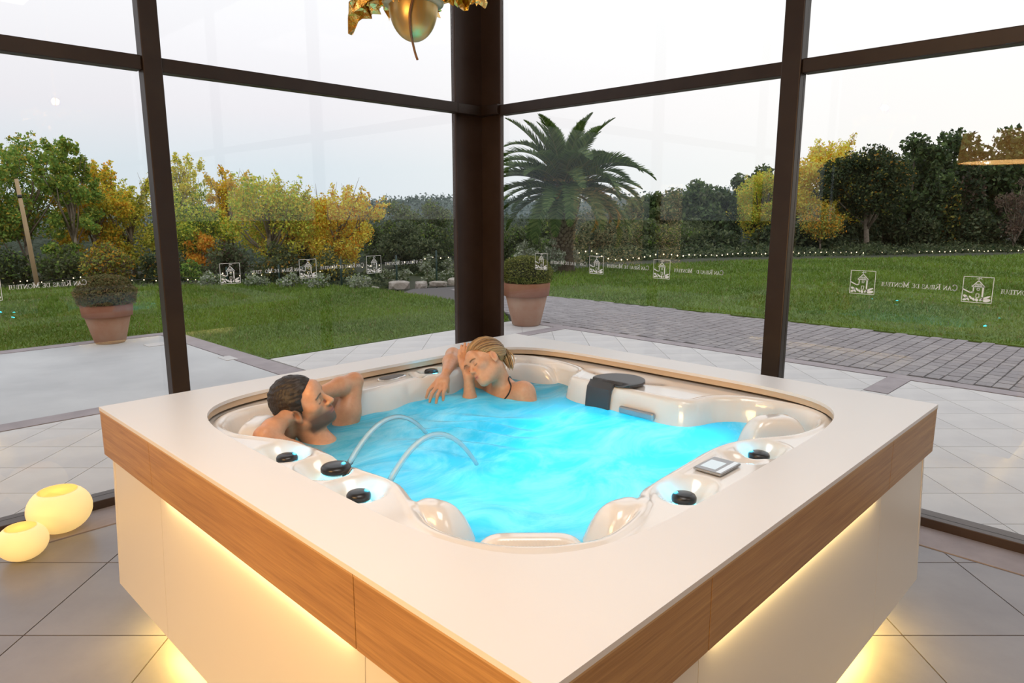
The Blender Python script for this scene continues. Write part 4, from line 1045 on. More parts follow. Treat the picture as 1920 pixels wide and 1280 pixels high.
tree('cypress_tree', 'narrow dark cypress left of the right mullion', GP, (31.7, 15.2, -0.8), 2.95, 1.25, 'dark', 123, 2600, 0.16, 0.0, 16, 'pine', 0.35, trunk=0.1, shape='column', branches=False)
tree('maple_tree', 'yellow green tree just left of the right mullion', GP, (32.7, 14.2, -0.6), 3.85, 2.7, 'lime', 124, 3200, 0.18, 0.16, 18, 'yellow', 0.4, trunk=0.1)
tree('maple_tree', 'tall yellow tree just right of the right mullion', GP, (37.1, 12.6, -0.6), 5.5, 4.0, 'yellow', 125, 5200, 0.22, 0.16, 22, 'gold', 0.25, trunk=0.13)
tree('shade_tree', 'dark green tree with forked pale trunk right of the yellow tree', GP, (35.5, 9.95, -0.4), 5.1, 5.0, 'dark', 126, 9000, 0.25, 0.27, 26, 'autumn', 0.10, M_PALEBARK, 0.13)
tree('pine_tree', 'dark pine towering behind the forked tree', GP, (42.4, 9.95, -0.8), 6.1, 4.6, 'pine', 127, 4600, 0.24, 0.10, 22, 'dark', 0.5, trunk=0.16, branches=False)
tree('pine_tree', 'tallest dark pine on the right skyline', GP, (46.2, 9.0, -0.8), 6.65, 5.4, 'pine', 128, 5000, 0.25, 0.10, 24, 'dark', 0.5, trunk=0.16, branches=False)
tree('pine_tree', 'dark pine at the right edge of the picture', GP, (48.1, 6.6, -0.8), 6.7, 5.2, 'pine', 129, 5000, 0.25, 0.10, 24, 'dark', 0.5, trunk=0.16, branches=False)
tree('cypress_tree', 'dark columnar cypress right of the forked tree', GP, (39.9, 8.3, -0.6), 4.5, 2.1, 'dark', 130, 6300, 0.22, 0.0, 18, 'pine', 0.3, trunk=0.12, shape='column', branches=False)
tree('cypress_tree', 'wide dark cypress below the mirrored drum lamp', GP, (42.3, 7.0, -0.6), 4.7, 2.6, 'dark', 131, 6300, 0.24, 0.0, 18, 'brown', 0.2, trunk=0.12, shape='column', branches=False)
tree('cypress_tree', 'brownish cypress between the two dark cypresses', GP, (40.5, 7.4, -0.6), 3.6, 1.8, 'dark', 132, 4500, 0.22, 0.0, 16, 'autumn', 0.35, trunk=0.12, shape='column', branches=False)
tree('bare_tree', 'greyish brown almost bare tree at the far right', GP, (41.0, 4.6, -0.6), 3.5, 2.6, 'brown', 133, 2200, 0.13, 0.1, 18, None, 0, M_PALEBARK, 0.09)
tree('young_tree', 'small autumn tree with thin stem in front of the yellow tree', GP, (31.9, 10.8, -0.3), 2.05, 2.3, 'autumn', 134, 1700, 0.16, 0.22, 14, 'gold', 0.2, M_PALEBARK, 0.045)
tree('pine_tree', 'dark pine behind the tall yellow tree', GP, (42.5, 13.2, -0.8), 5.0, 5.2, 'pine', 135, 4200, 0.24, 0.10, 22, 'dark', 0.5, trunk=0.16, branches=False)
ul = [('low dark bush left of the small cypress', 28.5, 14.3, 1.0, 2.6), ('low dark bush left of the right mullion', 31.0, 12.9, 1.1, 2.4), ('low dark bush behind the right mullion', 32.6, 11.8, 1.3, 2.6), ('low dark bush under the tall yellow tree', 34.6, 11.3, 1.6, 2.8),
      ('low dark bush behind the forked trunk', 38.0, 9.9, 2.0, 3.2), ('low dark bush right of the forked trunk', 38.6, 8.4, 1.9, 3.0), ('low dark bush under the dark cypresses', 41.2, 6.2, 1.9, 3.2), ('low dark bush at the right picture edge', 42.8, 3.6, 1.9, 3.2)]
for i, (lb, x, y, tp, w) in enumerate(ul):
    tree('dark_bush', lb, 'dark bushes behind the right lawn', (x, y, -0.5), tp, w, 'dark', 150 + i, 3600, 0.22, 0.0, 14, 'oak', 0.3, trunk=0.05, branches=False, cat='bush')
# ---- low undergrowth behind the lawns
def undergrowth(pts, depth, n, hgt, seed, label, t0=0.0):
    r = np.random.default_rng(seed); C = catmull(pts, 20, False); k_ = r.integers(0, len(C), n); t = r.random(n) ** 1.3 * depth
    P = np.stack([C[k_, 0] + 0.715 * (t + t0) + r.normal(0, .3, n), C[k_, 1] + 0.699 * (t + t0) + r.normal(0, .3, n), -0.15 + hgt * r.random(n) * (0.35 + 0.65 * np.clip(t / depth, 0, 1)) * (0.6 + 0.4 * np.sin(C[k_, 0] * 2.1) * np.sin(C[k_, 1] * 1.7))], 1)
    o = link('undergrowth', leaf_mesh('undergrowth', P, 0.16, pick(r, 'dark', n, 'oak', 0.4), r)); tag(o, label, 'undergrowth', kind='stuff')
undergrowth([(13.8, 12.6), (17.6, 11.9), (22.3, 10.4), (28.2, 6.6), (33.9, 3.7), (40, -1)], 5.0, 30000, 0.75, 1, 'dark low undergrowth behind the right lawn', 3.0)
undergrowth([(-1, 18.9), (1.2, 17.9), (4.4, 15.9), (5.8, 14.7), (6.9, 13.3), (7.5, 12.0)], 2.5, 9000, 0.40, 2, 'dark low undergrowth behind the left lawn')
# ---- distant wooded hills
def hill(name, pts, depth, mat, seed, pal):
    """ridge through (x, y, z) points, thick in depth, with a canopy of rounded tops"""
    r = np.random.default_rng(seed); C = catmull(pts, 40, False); n = len(C)
    rows = 14; V = []; dirv = np.array([0.715, 0.699])
    for j in range(rows):
        t = j / (rows - 1); prof = math.sin(PI * (0.08 + 0.72 * t)) if t < .6 else math.sin(PI * (0.08 + 0.72 * t))
        for i in range(n):
            x, y, z = C[i]; px = x + dirv[0] * (t - 0.6) * depth; py = y + dirv[1] * (t - 0.6) * depth
            V.append((px, py, -1 + (z + 1) * prof))
    V = np.array(V); bump_ = np.zeros(len(V))
    for k_ in range(900):
        i = r.integers(0, len(V)); c = V[i, :2] + r.normal(0, 0.5, 2); rad = r.uniform(0.8, 1.7) * depth / 14
        q = ((V[:, :2] - c) ** 2).sum(1) / rad ** 2; m_ = q < 1; bump_[m_] = np.maximum(bump_[m_], 0.30 * rad * np.sqrt(1 - q[m_]) * r.uniform(0.3, 1))
    V[:, 2] += bump_ - 0.3 + r.normal(0, 0.03 * depth / 14, len(V))
    F = [(j * n + i, j * n + i + 1, (j + 1) * n + i + 1, (j + 1) * n + i) for j in range(rows - 1) for i in range(n - 1)]
    o = link(name, np_mesh(name, V, F, mat, False)); o['kind'] = 'structure'
    nl = 26000; k_ = r.integers(0, len(V), nl); clump = r.normal(0, 0.35 * depth / 14, (nl, 3)); P_ = V[k_] + clump * np.array([1, 1, 0.5]) + np.array([0, 0, 0.1])
    base_c = np.array(mat.node_tree.nodes['Principled BSDF'].inputs['Base Color'].default_value[:3])
    cc = np.array(pal)[r.integers(0, len(pal), nl)] * r.uniform(0.6, 1.4, (nl, 1))
    g = link('tree_canopy', leaf_mesh('tree_canopy', P_, 0.20 * depth / 14, cc, r), o); g['kind'] = 'stuff'
    return o
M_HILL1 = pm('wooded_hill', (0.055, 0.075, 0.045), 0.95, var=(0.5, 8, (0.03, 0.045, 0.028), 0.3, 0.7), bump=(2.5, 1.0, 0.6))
M_HAZYHILL = pm('hazy_far_hill', (0.13, 0.17, 0.16), 0.95, var=(0.4, 8, (0.09, 0.12, 0.11), 0.3, 0.7), bump=(1.5, 1.0, 0.6))  # distance haze is put into this bluish colour
hill('hill', [(5, 62, 1.6), (20, 55, 1.7), (30, 48, 2.2), (38, 45, 2.7), (46, 41, 2.6), (60, 30, 3.6)], 16, M_HAZYHILL, 1, [(0.12, 0.17, 0.15), (0.09, 0.13, 0.12), (0.16, 0.21, 0.18)])  # canopy colours tinted with the same haze
hill('hill', [(-6, 32, 1.2), (6, 29, 1.3), (14, 25, 1.4), (20, 22.5, 1.5), (28, 24, 1.5), (40, 27, 2.2), (48, 23, 3.0), (53, 18, 3.6), (57, 10, 5.2), (62, -2, 6.0)], 9, M_HILL1, 2, [(0.07, 0.10, 0.05), (0.10, 0.13, 0.06), (0.05, 0.07, 0.035)])

# ---- palm
palm = tag(empty('palm_tree', (13.8, 11.45, 0.0)), 'date palm with a scaly trunk and arching green fronds', 'palm')
M_PTRUNK = pm('palm_trunk', (0.12, 0.085, 0.055), 0.95, var=(7, 6, (0.05, 0.035, 0.022), 0.3, 0.7), bump=(16, 0.9, 0.05))
M_PSCALE = pm('palm_scale', (0.34, 0.29, 0.22), 0.9, var=(5, 5, (0.11, 0.07, 0.045), 0.35, 0.65))
m = MB(); m.lathe([(0.46, -0.15), (0.36, 0.05), (0.31, 0.5), (0.29, 0.9), (0.31, 1.3), (0.37, 1.75), (0.42, 2.05), (0.36, 2.35), (0.15, 2.6)], 20); m.build('trunk', M_PTRUNK, palm, True)
rp = random.Random(5)
sc = MB(); sc.add([(-0.5, 0, -0.5), (0.5, 0, -0.5), (0.65, 0.05, 0.1), (0, 0.9, 0.65), (-0.65, 0.05, 0.1), (0, 0.55, -0.1)], [(0, 1, 5), (1, 2, 5), (2, 3, 5), (3, 4, 5), (4, 0, 5)])
scm = sc.mesh('trunk_scale', M_PSCALE)
zz = 0.75; row = 0
while zz < 2.15:
    rad = np.interp(zz, [0.5, 0.9, 1.3, 1.75, 2.05, 2.35], [0.31, 0.29, 0.31, 0.37, 0.42, 0.36])
    for i in range(13):
        a = 2 * PI * (i + 0.5 * (row % 2)) / 13 + rp.uniform(-.06, .06)
        o = link('trunk_scale', scm, palm, loc=(rad * math.cos(a) * 0.97, rad * math.sin(a) * 0.97, zz + rp.uniform(-.02, .02)))
        s = 0.085 + 0.03 * (zz - 0.75); o.rotation_euler = (rp.uniform(-.2, .1), 0, a - PI / 2); o.scale = (s, s * rp.uniform(0.7, 1.4), s * 1.2)
    zz += 0.10; row += 1
def frond_mesh(seed, L_, curl, cols):
    """frond along +x, rising at the base and bending down to its tip"""
    r = np.random.default_rng(seed); K = 26; V = []; F = []; Cc = []
    pts = []; ang = 0.0; p = np.zeros(3)
    for i in range(K + 1):
        pts.append(p.copy()); t = i / K; ang = -curl * t ** 1.4
        p = p + np.array([math.cos(ang), 0, math.sin(ang)]) * L_ / K
    pts = np.array(pts)
    for i in range(K):
        a, b = pts[i], pts[i + 1]; w = 0.022 * (1 - i / K) + 0.004
        bi = len(V); V += [a + (0, w, 0), a - (0, w, 0), b - (0, w * .95, 0), b + (0, w * .95, 0), a - (0, 0, w), b - (0, 0, w)]
        F += [(bi, bi + 1, bi + 2), (bi, bi + 2, bi + 3), (bi + 1, bi + 4, bi + 5), (bi + 1, bi + 5, bi + 2), (bi, bi + 5, bi + 4), (bi, bi + 3, bi + 5)]
        Cc += [np.array([0.20, 0.20, 0.07])] * 6
    NL = 74
    for i in range(NL):
        t = 0.08 + 0.92 * (i / NL); q = t * K; k_ = min(int(q), K - 1); c = pts[k_] + (pts[k_ + 1] - pts[k_]) * (q - k_)
        tg = pts[k_ + 1] - pts[k_]; tg /= np.linalg.norm(tg); nrm = np.array([-tg[2], 0, tg[0]])
        ln = L_ * 0.17 * (math.sin(PI * min(1, 0.18 + t * 0.82)) ** 0.6) * r.uniform(0.85, 1.1)
        for s in (-1, 1):
            d = tg * 0.62 + np.array([0, s * 0.72, 0]) + nrm * (0.34 + r.uniform(-.12, .12)); d /= np.linalg.norm(d)
            tip = c + d * ln + np.array([0, 0, -0.10 * ln]); wv = tg * 0.030 * L_ / 2.4
            mid = c + d * ln * 0.5
            bi = len(V); V += [c - wv * .5, c + wv * .5, mid + wv, tip, mid - wv]
            F += [(bi, bi + 1, bi + 2), (bi, bi + 2, bi + 4), (bi + 4, bi + 2, bi + 3)]
            cc = np.array(cols[r.integers(0, len(cols))]) * r.uniform(0.8, 1.2); Cc += [cc] * 5
    return np_mesh('frond', np.array(V), np.array(F), M_LEAF, False, np.array(Cc))
PG = [(0.070, 0.125, 0.028), (0.10, 0.165, 0.04), (0.05, 0.095, 0.02), (0.14, 0.20, 0.055)]
PY = [(0.34, 0.24, 0.03), (0.22, 0.20, 0.03), (0.40, 0.22, 0.025), (0.14, 0.16, 0.03)]
FR = [frond_mesh(1, 2.5, 1.0, PG), frond_mesh(2, 2.7, 1.5, PG), frond_mesh(3, 2.4, 0.7, PG), frond_mesh(4, 2.6, 1.9, PG)]
FY = [frond_mesh(5, 2.3, 2.3, PY), frond_mesh(6, 1.9, 1.6, PY)]
nf = 62
for i in range(nf):
    t = i / (nf - 1); a = i * 2.39996 + rp.uniform(-.2, .2)
    el = math.radians(84 - 92 * t ** 0.9 + rp.uniform(-6, 6))
    me = FR[(2 if t < 0.25 else rp.choice((0, 1, 3)))]
    o = link('frond', me, palm, loc=(0.10 * math.cos(a), 0.10 * math.sin(a), 2.30 + 0.25 * (1 - t)))
    o.rotation_euler = Matrix.Rotation(a, 3, 'Z').to_4x4().to_3x3().__matmul__(Matrix.Rotation(-el, 3, 'Y')).__matmul__(Matrix.Rotation(rp.uniform(-.35, .35), 3, 'X')).to_euler()
    s = rp.uniform(0.88, 1.05) * (0.86 if t < 0.15 else 1); o.scale = (s, s, s)
def az_img(rx, fy): return math.atan2(-0.715 * rx + 0.699 * fy, 0.699 * rx + 0.715 * fy)
for rx, fy, el, k_, s in ((1, -0.15, 18, 0, 0.95), (0.9, -0.5, -2, 0, 0.72), (-0.2, -1, 30, 1, 0.75), (-1, -0.3, -15, 1, 0.55), (1, 0.4, 22, 0, 0.9)):
    a = az_img(rx, fy); o = link('frond', FY[k_], palm, loc=(0.1 * math.cos(a), 0.1 * math.sin(a), 2.2))
    o.rotation_euler = (Matrix.Rotation(a, 3, 'Z') @ Matrix.Rotation(-math.radians(el), 3, 'Y')).to_euler(); o.scale = (s, s, s); o['label'] = 'yellowing drooping frond'

# ---- potted boxwoods
M_TERRA = pm('terracotta', (0.31, 0.155, 0.095), 0.85, var=(3.5, 6, (0.36, 0.235, 0.165), 0.35, 0.7), bump=(25, 0.15, 0.004))
M_RIM = pm('terracotta_rim', (0.27, 0.105, 0.06), 0.8, var=(5, 5, (0.31, 0.15, 0.095), 0.35, 0.7))
M_SOIL = pm('soil', (0.03, 0.022, 0.015), 0.95)
def boxwood(loc, rr, h, br, bh, pal, seed, label):
    e = tag(empty('potted_boxwood', loc), label, 'potted plant', 'clipped boxwoods in terracotta pots')
    m = MB(); m.lathe([(rr * 0.55, 0), (rr * 0.60, 0.02), (rr * 0.88, h * 0.70), (rr * 0.86, h * 0.705), (0.01, h * 0.705)][:4], 36); m.build('pot', M_TERRA, e, True)
    m = MB(); m.lathe([(rr * 0.88, h * 0.69), (rr * 0.955, h * 0.70), (rr, h * 0.97), (rr * 0.985, h), (rr * 0.90, h), (rr * 0.86, h * 0.9)], 36); m.build('pot_rim', M_RIM, e, True)
    m = MB(); m.lathe([(rr * 0.87, h * 0.90), (rr * 0.5, h * 0.93), (0.0, h * 0.94)], 24); m.build('soil', M_SOIL, e, True)
    r = np.random.default_rng(seed); n = 7000
    d = r.normal(size=(n, 3)); d /= np.linalg.norm(d, axis=1, keepdims=True); d[:, 2] = np.where(d[:, 2] < -0.45, -d[:, 2], d[:, 2])
    rad = 0.78 + 0.22 * r.random(n) ** 0.4
    lump = 1 + 0.03 * np.sin(d[:, 0] * 9 + seed) * np.sin(d[:, 1] * 8) + 0.03 * np.sin(d[:, 2] * 11)
    P = d * (rad * lump)[:, None] * np.array([br, br, bh * 0.66]) + np.array([0, 0, h + bh * 0.32])
    fo = link('foliage', leaf_mesh('foliage', P, 0.034, pick(r, pal, n), r), e); fo['kind'] = 'stuff'
    m = MB(); m.lathe([(0.0, h + bh * 0.32 - bh * .5), (br * 0.6, h + bh * .05), (br * 0.80, h + bh * 0.32), (br * 0.6, h + bh * 0.62), (0.0, h + bh * 0.80)], 20)
    m.build('core', pm('twigs', (0.022, 0.024, 0.008), 0.95), e, True)
boxwood((0.78, 8.32, 0.0), 0.31, 0.52, 0.37, 0.40, 'boxdry', 1, 'clipped boxwood in a weathered terracotta pot on the concrete apron')
boxwood((5.74, 5.36, 0.0), 0.365, 0.66, 0.40, 0.42, 'box', 2, 'clipped boxwood in a terracotta pot beside the corner column')

# ---- rocks, fence posts, leaning pole
M_ROCK = pm('pale_rock', (0.42, 0.38, 0.34), 0.9, var=(4, 6, (0.25, 0.21, 0.18), 0.3, 0.7), bump=(9, 0.6, 0.05))
def rock(loc, s, seed, label):
    r = random.Random(seed); bm = bmesh.new(); bmesh.ops.create_icosphere(bm, subdivisions=2, radius=1)
    for v in bm.verts:
        f = 1 + 0.25 * math.sin(v.co.x * 3 + seed) * math.cos(v.co.y * 4 - seed) + r.uniform(-.10, .10)
        v.co = Vector((max(-.8, min(.8, v.co.x * f)) * s[0], max(-.8, min(.8, v.co.y * f)) * s[1], max(-.6, min(.75, v.co.z * f)) * s[2]))
    me = bpy.data.meshes.new('rock'); bm.to_mesh(me); bm.free(); me.materials.append(M_ROCK)
    o = link('rock', me, loc=loc); o.rotation_euler = (0, 0, seed * 1.3); tag(o, label, 'rock', 'pale rocks edging the drive')
rock((7.15, 11.45, -0.01), (0.16, 0.10, 0.07), 1, 'small pale rock at the left end of the rock row')
rock((7.62, 11.15, 0.045), (0.30, 0.16, 0.15), 2, 'largest pale rock, a flat slab by the drive')
rock((8.08, 10.95, 0.03), (0.28, 0.17, 0.13), 3, 'pale angular rock right of the large slab')
rock((8.62, 10.95, 0.02), (0.26, 0.14, 0.10), 4, 'low pale rock in the middle of the row')
rock((9.05, 10.85, 0.05), (0.25, 0.16, 0.14), 5, 'pale rock beside the corner column')
M_POST = pm('green_post', (0.012, 0.040, 0.036), 0.5)
for (x, y, h, lb) in ((5.12, 14.64, 0.42, 'green fence post under the first emblem'), (5.95, 13.65, 0.48, 'green fence post right of the forked trunk'), (6.84, 12.35, 0.62, 'green fence post under the yellow tree'), (7.75, 11.42, 0.72, 'green fence post behind the large rock'), (8.75, 10.72 + .45, 0.80, 'green fence post left of the corner column'),
                      (16.29, 12.4, 0.62, 'dark fence post right of the palm'), (20.0, 12.15, 0.34, 'low fence post in the middle of the right lawn edge')):
    m = MB(); m.tube([(0, 0, -0.2), (0, 0, h), (0.0, 0.0, h + 0.012)], [0.022, 0.022, 0.012], 8); o = m.build('fence_post', M_POST, None, True, loc=(x, y, 0)); tag(o, lb, 'post', 'green fence posts along the lawn')
m = MB(); m.tube([(0, 0, -0.2), (-0.07, 0.07, 1.3), (-0.14, 0.14, 2.6)], [0.055, 0.05, 0.042], 10)
pole = tag(empty('wooden_pole', (1.93, 17.9, -0.12)), 'leaning peeled wooden pole at the far left', 'pole'); m.build('shaft', pm('peeled_wood', (0.50, 0.36, 0.21), 0.8, var=(6, 5, (0.36, 0.24, 0.13), 0.3, 0.7), scale_vec=(1, 1, 0.15)), pole, True)
m = MB(); m.tube([(-0.118, 0.118, 2.16), (-0.122, 0.122, 2.24)], 0.05, 10); m.build('band', M_BLACK, pole, True)
# ---- strings of lights along the fence
M_BULB = emissive('warm_bulb', (1.0, 0.80, 0.50), 3.0)
M_WIRE = pm('black_wire', (0.01, 0.01, 0.01), 0.6)
bm = bmesh.new(); bmesh.ops.create_icosphere(bm, subdivisions=1, radius=1); bulb_me = bpy.data.meshes.new('bulb'); bm.to_mesh(bulb_me); bm.free(); bulb_me.materials.append(M_BULB)
def light_string(pts, sag, step, rb, label, seed):
    r = random.Random(seed); P = []
    for a, b in zip(pts[:-1], pts[1:]):
        n_ = max(4, int(math.dist(a, b) / 0.1))
        for i in range(n_):
            t = i / n_; P.append((a[0] + (b[0] - a[0]) * t, a[1] + (b[1] - a[1]) * t, a[2] + (b[2] - a[2]) * t - sag * 4 * t * (1 - t) + r.uniform(-.012, .012)))
    P.append(pts[-1]); base = Vector(P[0])
    e = tag(empty('string_lights', base), label, 'string lights', 'fairy lights strung along the fence')
    m = MB(); m.tube([tuple(Vector(p) - base) for p in P[::4]], 0.006, 4); m.build('wire', M_WIRE, e)
    acc = 0; prev = P[0]; nb = 0
    for p in P:
        acc += math.dist(prev, p); prev = p
        if acc > step * r.uniform(0.7, 1.3):
            acc = 0; s = rb * r.uniform(0.7, 1.2)
            o = link('bulb', bulb_me, e, loc=tuple(Vector(p) - base + Vector((0, 0, r.uniform(-.05, .0))))); o.scale = (s, s, s * 1.2); nb += 1
light_string([(0.93, 20.36, 0.056), (2.9, 17.49, 0.178), (4.34, 15.73, 0.183), (5.12, 14.64, 0.33), (5.95, 13.65, 0.38), (6.84, 12.35, 0.52), (7.75, 11.42, 0.63), (8.75, 11.15, 0.71), (9.6, 11.0, 0.74)], 0.09, 0.20, 0.013, 'string of warm lights along the left fence', 1)
light_string([(12.17, 12.3, 0.447), (13.35, 12.53, 0.44), (14.66, 12.62, 0.39), (15.6, 12.37, 0.49), (16.29, 12.385, 0.50), (17.6, 12.46, 0.15), (20.0, 12.15, 0.22), (24.67, 10.97, 0.14), (26.86, 10.15, 0.13), (29, 9.2, 0.09), (33.06, 7.39, 0.014), (36, 5.6, 0.03), (38.6, 3.86, 0.01), (41.3, 2.55, -0.016)], 0.05, 0.27, 0.022, 'string of warm lights along the right fence', 2)

# ================================================================== PEOPLE (implicit surfaces meshed as one skin)
class Field:
    def __init__(self, lo, hi, h):
        self.h = h; self.lo = np.array(lo, float); self.n = np.ceil((np.array(hi) - self.lo) / h).astype(int) + 1
        self.d = np.full(self.n, 1.0, np.float32)
    def _slice(self, lo, hi):
        a = np.clip(np.floor((lo - self.lo) / self.h).astype(int), 0, self.n); b = np.clip(np.ceil((hi - self.lo) / self.h).astype(int) + 1, 0, self.n)
        if np.any(b <= a): return None, None
        sl = tuple(slice(a[i], b[i]) for i in range(3))
        ax_ = [(self.lo[i] + self.h * np.arange(a[i], b[i])).astype(np.float32) for i in range(3)]
        return sl, np.meshgrid(*ax_, indexing='ij')
    def _apply(self, sl, d, k, op):
        a = self.d[sl]
        if op == 'sub': d = -d; 
        if op == 'add':
            if k <= 0: r = np.minimum(a, d)
            else:
                hh = np.clip(0.5 + 0.5 * (a - d) / k, 0, 1); r = a * (1 - hh) + d * hh - k * hh * (1 - hh)
        else:
            hh = np.clip(0.5 + 0.5 * (d - a) / max(k, 1e-5), 0, 1); r = a * (1 - hh) + d * hh + k * hh * (1 - hh)
        self.d[sl] = r
    def cone(self, p, q, r1, r2, k=0.02, op='add'):
        p, q = np.array(p, float), np.array(q, float); R = max(r1, r2) + k + 4 * self.h
        sl, g = self._slice(np.minimum(p, q) - R, np.maximum(p, q) + R)
        if sl is None: return
        v = q - p; vv = v @ v + 1e-12
        t = np.clip(((g[0] - p[0]) * v[0] + (g[1] - p[1]) * v[1] + (g[2] - p[2]) * v[2]) / vv, 0, 1)
        d = np.sqrt((g[0] - p[0] - t * v[0]) ** 2 + (g[1] - p[1] - t * v[1]) ** 2 + (g[2] - p[2] - t * v[2]) ** 2) - (r1 + (r2 - r1) * t)
        self._apply(sl, d.astype(np.float32), k, op)
    def ell(self, c, rad, R=np.eye(3), k=0.02, op='add'):
        """ellipsoid; columns of R are its axes"""
        c = np.array(c, float); rad = np.array(rad, float); ext = max(rad) + k + 4 * self.h
        sl, g = self._slice(c - ext, c + ext)
        if sl is None: return
        x = [g[0] - c[0], g[1] - c[1], g[2] - c[2]]
        l = [sum(x[j] * R[j, i] for j in range(3)) for i in range(3)]
        k0 = np.sqrt(sum((l[i] / rad[i]) ** 2 for i in range(3))); k1 = np.sqrt(sum((l[i] / rad[i] ** 2) ** 2 for i in range(3))) + 1e-6
        self._apply(sl, (k0 * (k0 - 1) / k1).astype(np.float32), k, op)
    def plane_cut(self, c, nrm, k=0.01, lo=None, hi=None):
        """keep the side opposite to nrm"""
        g = np.meshgrid(*[(self.lo[i] + self.h * np.arange(self.n[i])).astype(np.float32) for i in range(3)], indexing='ij')
        d = sum((g[i] - c[i]) * nrm[i] for i in range(3))
        hh = np.clip(0.5 + 0.5 * (d - self.d) / k, 0, 1); self.d = self.d * (1 - hh) + d * hh + k * hh * (1 - hh)
    def mesh(self):
        """naive surface nets"""
        D = self.d; s = D < 0
        c = np.zeros(np.array(D.shape) - 1, np.int8)
        for i in (0, 1):
            for j in (0, 1):
                for k in (0, 1): c += s[i:D.shape[0] - 1 + i, j:D.shape[1] - 1 + j, k:D.shape[2] - 1 + k]
        act = (c > 0) & (c < 8); I = np.argwhere(act); vid = -np.ones(act.shape, np.int32); vid[act] = np.arange(len(I))
        acc = np.zeros((len(I), 3)); cnt = np.zeros(len(I))
        cor = [(i, j, k) for i in (0, 1) for j in (0, 1) for k in (0, 1)]
        val = {q: D[I[:, 0] + q[0], I[:, 1] + q[1], I[:, 2] + q[2]] for q in cor}
        for a in cor:
            for ax_ in range(3):
                if a[ax_]: continue
                b = list(a); b[ax_] = 1; b = tuple(b); va, vb = val[a], val[b]; m_ = (va < 0) != (vb < 0)
                t = va / np.where(m_, va - vb, 1)
                p = np.array(a, float)[None] + np.zeros((len(I), 3)); p[:, ax_] = t
                acc[m_] += p[m_]; cnt[m_] += 1
        V = self.lo + self.h * (I + acc / cnt[:, None])
        F = []
        for ax_ in range(3):
            u, w = (ax_ + 1) % 3, (ax_ + 2) % 3
            n_ = list(D.shape); sa = [slice(None)] * 3; sb = [slice(None)] * 3
            sa[ax_] = slice(0, n_[ax_] - 1); sb[ax_] = slice(1, n_[ax_])
            for q in (u, w): sa[q] = slice(1, n_[q] - 1); sb[q] = slice(1, n_[q] - 1)
            A, B = s[tuple(sa)], s[tuple(sb)]; E = np.argwhere(A != B); off = np.zeros(3, int); off[u] = 1; off[w] = 1; E = E + off
            fl = s[E[:, 0], E[:, 1], E[:, 2]]
            du = np.zeros(3, int); du[u] = 1; dw = np.zeros(3, int); dw[w] = 1
            g = lambda P: vid[P[:, 0], P[:, 1], P[:, 2]]
            Q = np.stack([g(E - du - dw), g(E - dw), g(E), g(E - du)], 1)
            Q[~fl] = Q[~fl][:, ::-1]; F.append(Q)
        F = np.concatenate(F); F = F[(F >= 0).all(1)]
        return V, F
def head_frame(X_, Y_, Z_): return np.array([X_, Y_, Z_], float).T      # columns: face, left, up
def add_head(f, c, R, s, male):
    P = lambda x, y, z: np.array(c) + R @ (np.array([x, y, z]) * s)
    E = lambda p, r, k, op='add': f.ell(P(*p), np.array(r) * s, R, k * s, op)
    Cn = lambda p, q, r1, r2, k, op='add': f.cone(P(*p), P(*q), r1 * s, r2 * s, k * s, op)
    E((-0.012, 0, 0.035), (0.098, 0.077 if male else 0.073, 0.086), 0.0)
    E((0.028, 0, -0.032), (0.066, 0.059 if male else 0.051, 0.086 if male else 0.083), 0.035)
    jw = 0.052 if male else 0.038
    for y in (-1, 1):
        Cn((0.002, jw * y, -0.055), (0.062, 0.020 * y, -0.095), 0.022, 0.019, 0.03)
        E((0.064, 0.043 * y, -0.012), (0.022, 0.020, 0.018), 0.03)
    E((0.080 + (0.006 if male else 0), 0, -0.098), (0.020, 0.022, 0.019), 0.025)
    Cn((0.082, -0.036, 0.022), (0.082, 0.036, 0.022), 0.012, 0.012, 0.025)
    E((0.080, 0, 0.05), (0.02, 0.045, 0.03), 0.03)
    E((0.083, 0, -0.062), (0.024, 0.026, 0.022), 0.025)
    for y in (-1, 1): E((0.106, 0.032 * y, 0.004), (0.016, 0.019, 0.013), 0.014, 'sub')
    for y in (-1, 1): E((0.082, 0.032 * y, 0.003), (0.0135, 0.0155, 0.0115), 0.003)
    if male:
        Cn((0.093, 0, 0.018), (0.121, 0, -0.026), 0.0085, 0.0115, 0.012); E((0.114, 0, -0.030), (0.013, 0.011, 0.010), 0.008)
    else:
        Cn((0.092, 0, 0.014), (0.114, 0, -0.024), 0.0070, 0.0095, 0.012); E((0.109, 0, -0.028), (0.011, 0.009, 0.008), 0.008)
    for y in (-1, 1): E((0.105, 0.0115 * y, -0.033), (0.010, 0.0065, 0.0075), 0.005)
    lw = 0.018
    Cn((0.099, -lw, -0.061), (0.107, 0, -0.0575), 0.0035, 0.0062, 0.004); Cn((0.107, 0, -0.0575), (0.099, lw, -0.061), 0.0062, 0.0035, 0.004)
    lo = -0.072 if male else -0.0695
    Cn((0.098, -lw * .85, lo + .006), (0.105, 0, lo), 0.004, 0.0072, 0.004); Cn((0.105, 0, lo), (0.098, lw * .85, lo + .006), 0.0072, 0.004, 0.004)
    for y in (-1, 1):
        E((-0.006, 0.078 * y, -0.006), (0.020, 0.010, 0.034), 0.005)
        E((-0.002, 0.086 * y, -0.002), (0.011, 0.006, 0.020), 0.004, 'sub')
        E((0.000, 0.078 * y, -0.032), (0.008, 0.006, 0.009), 0.005)
def head_local(V, c, R, s): return ((V - np.array(c)) @ R) / s
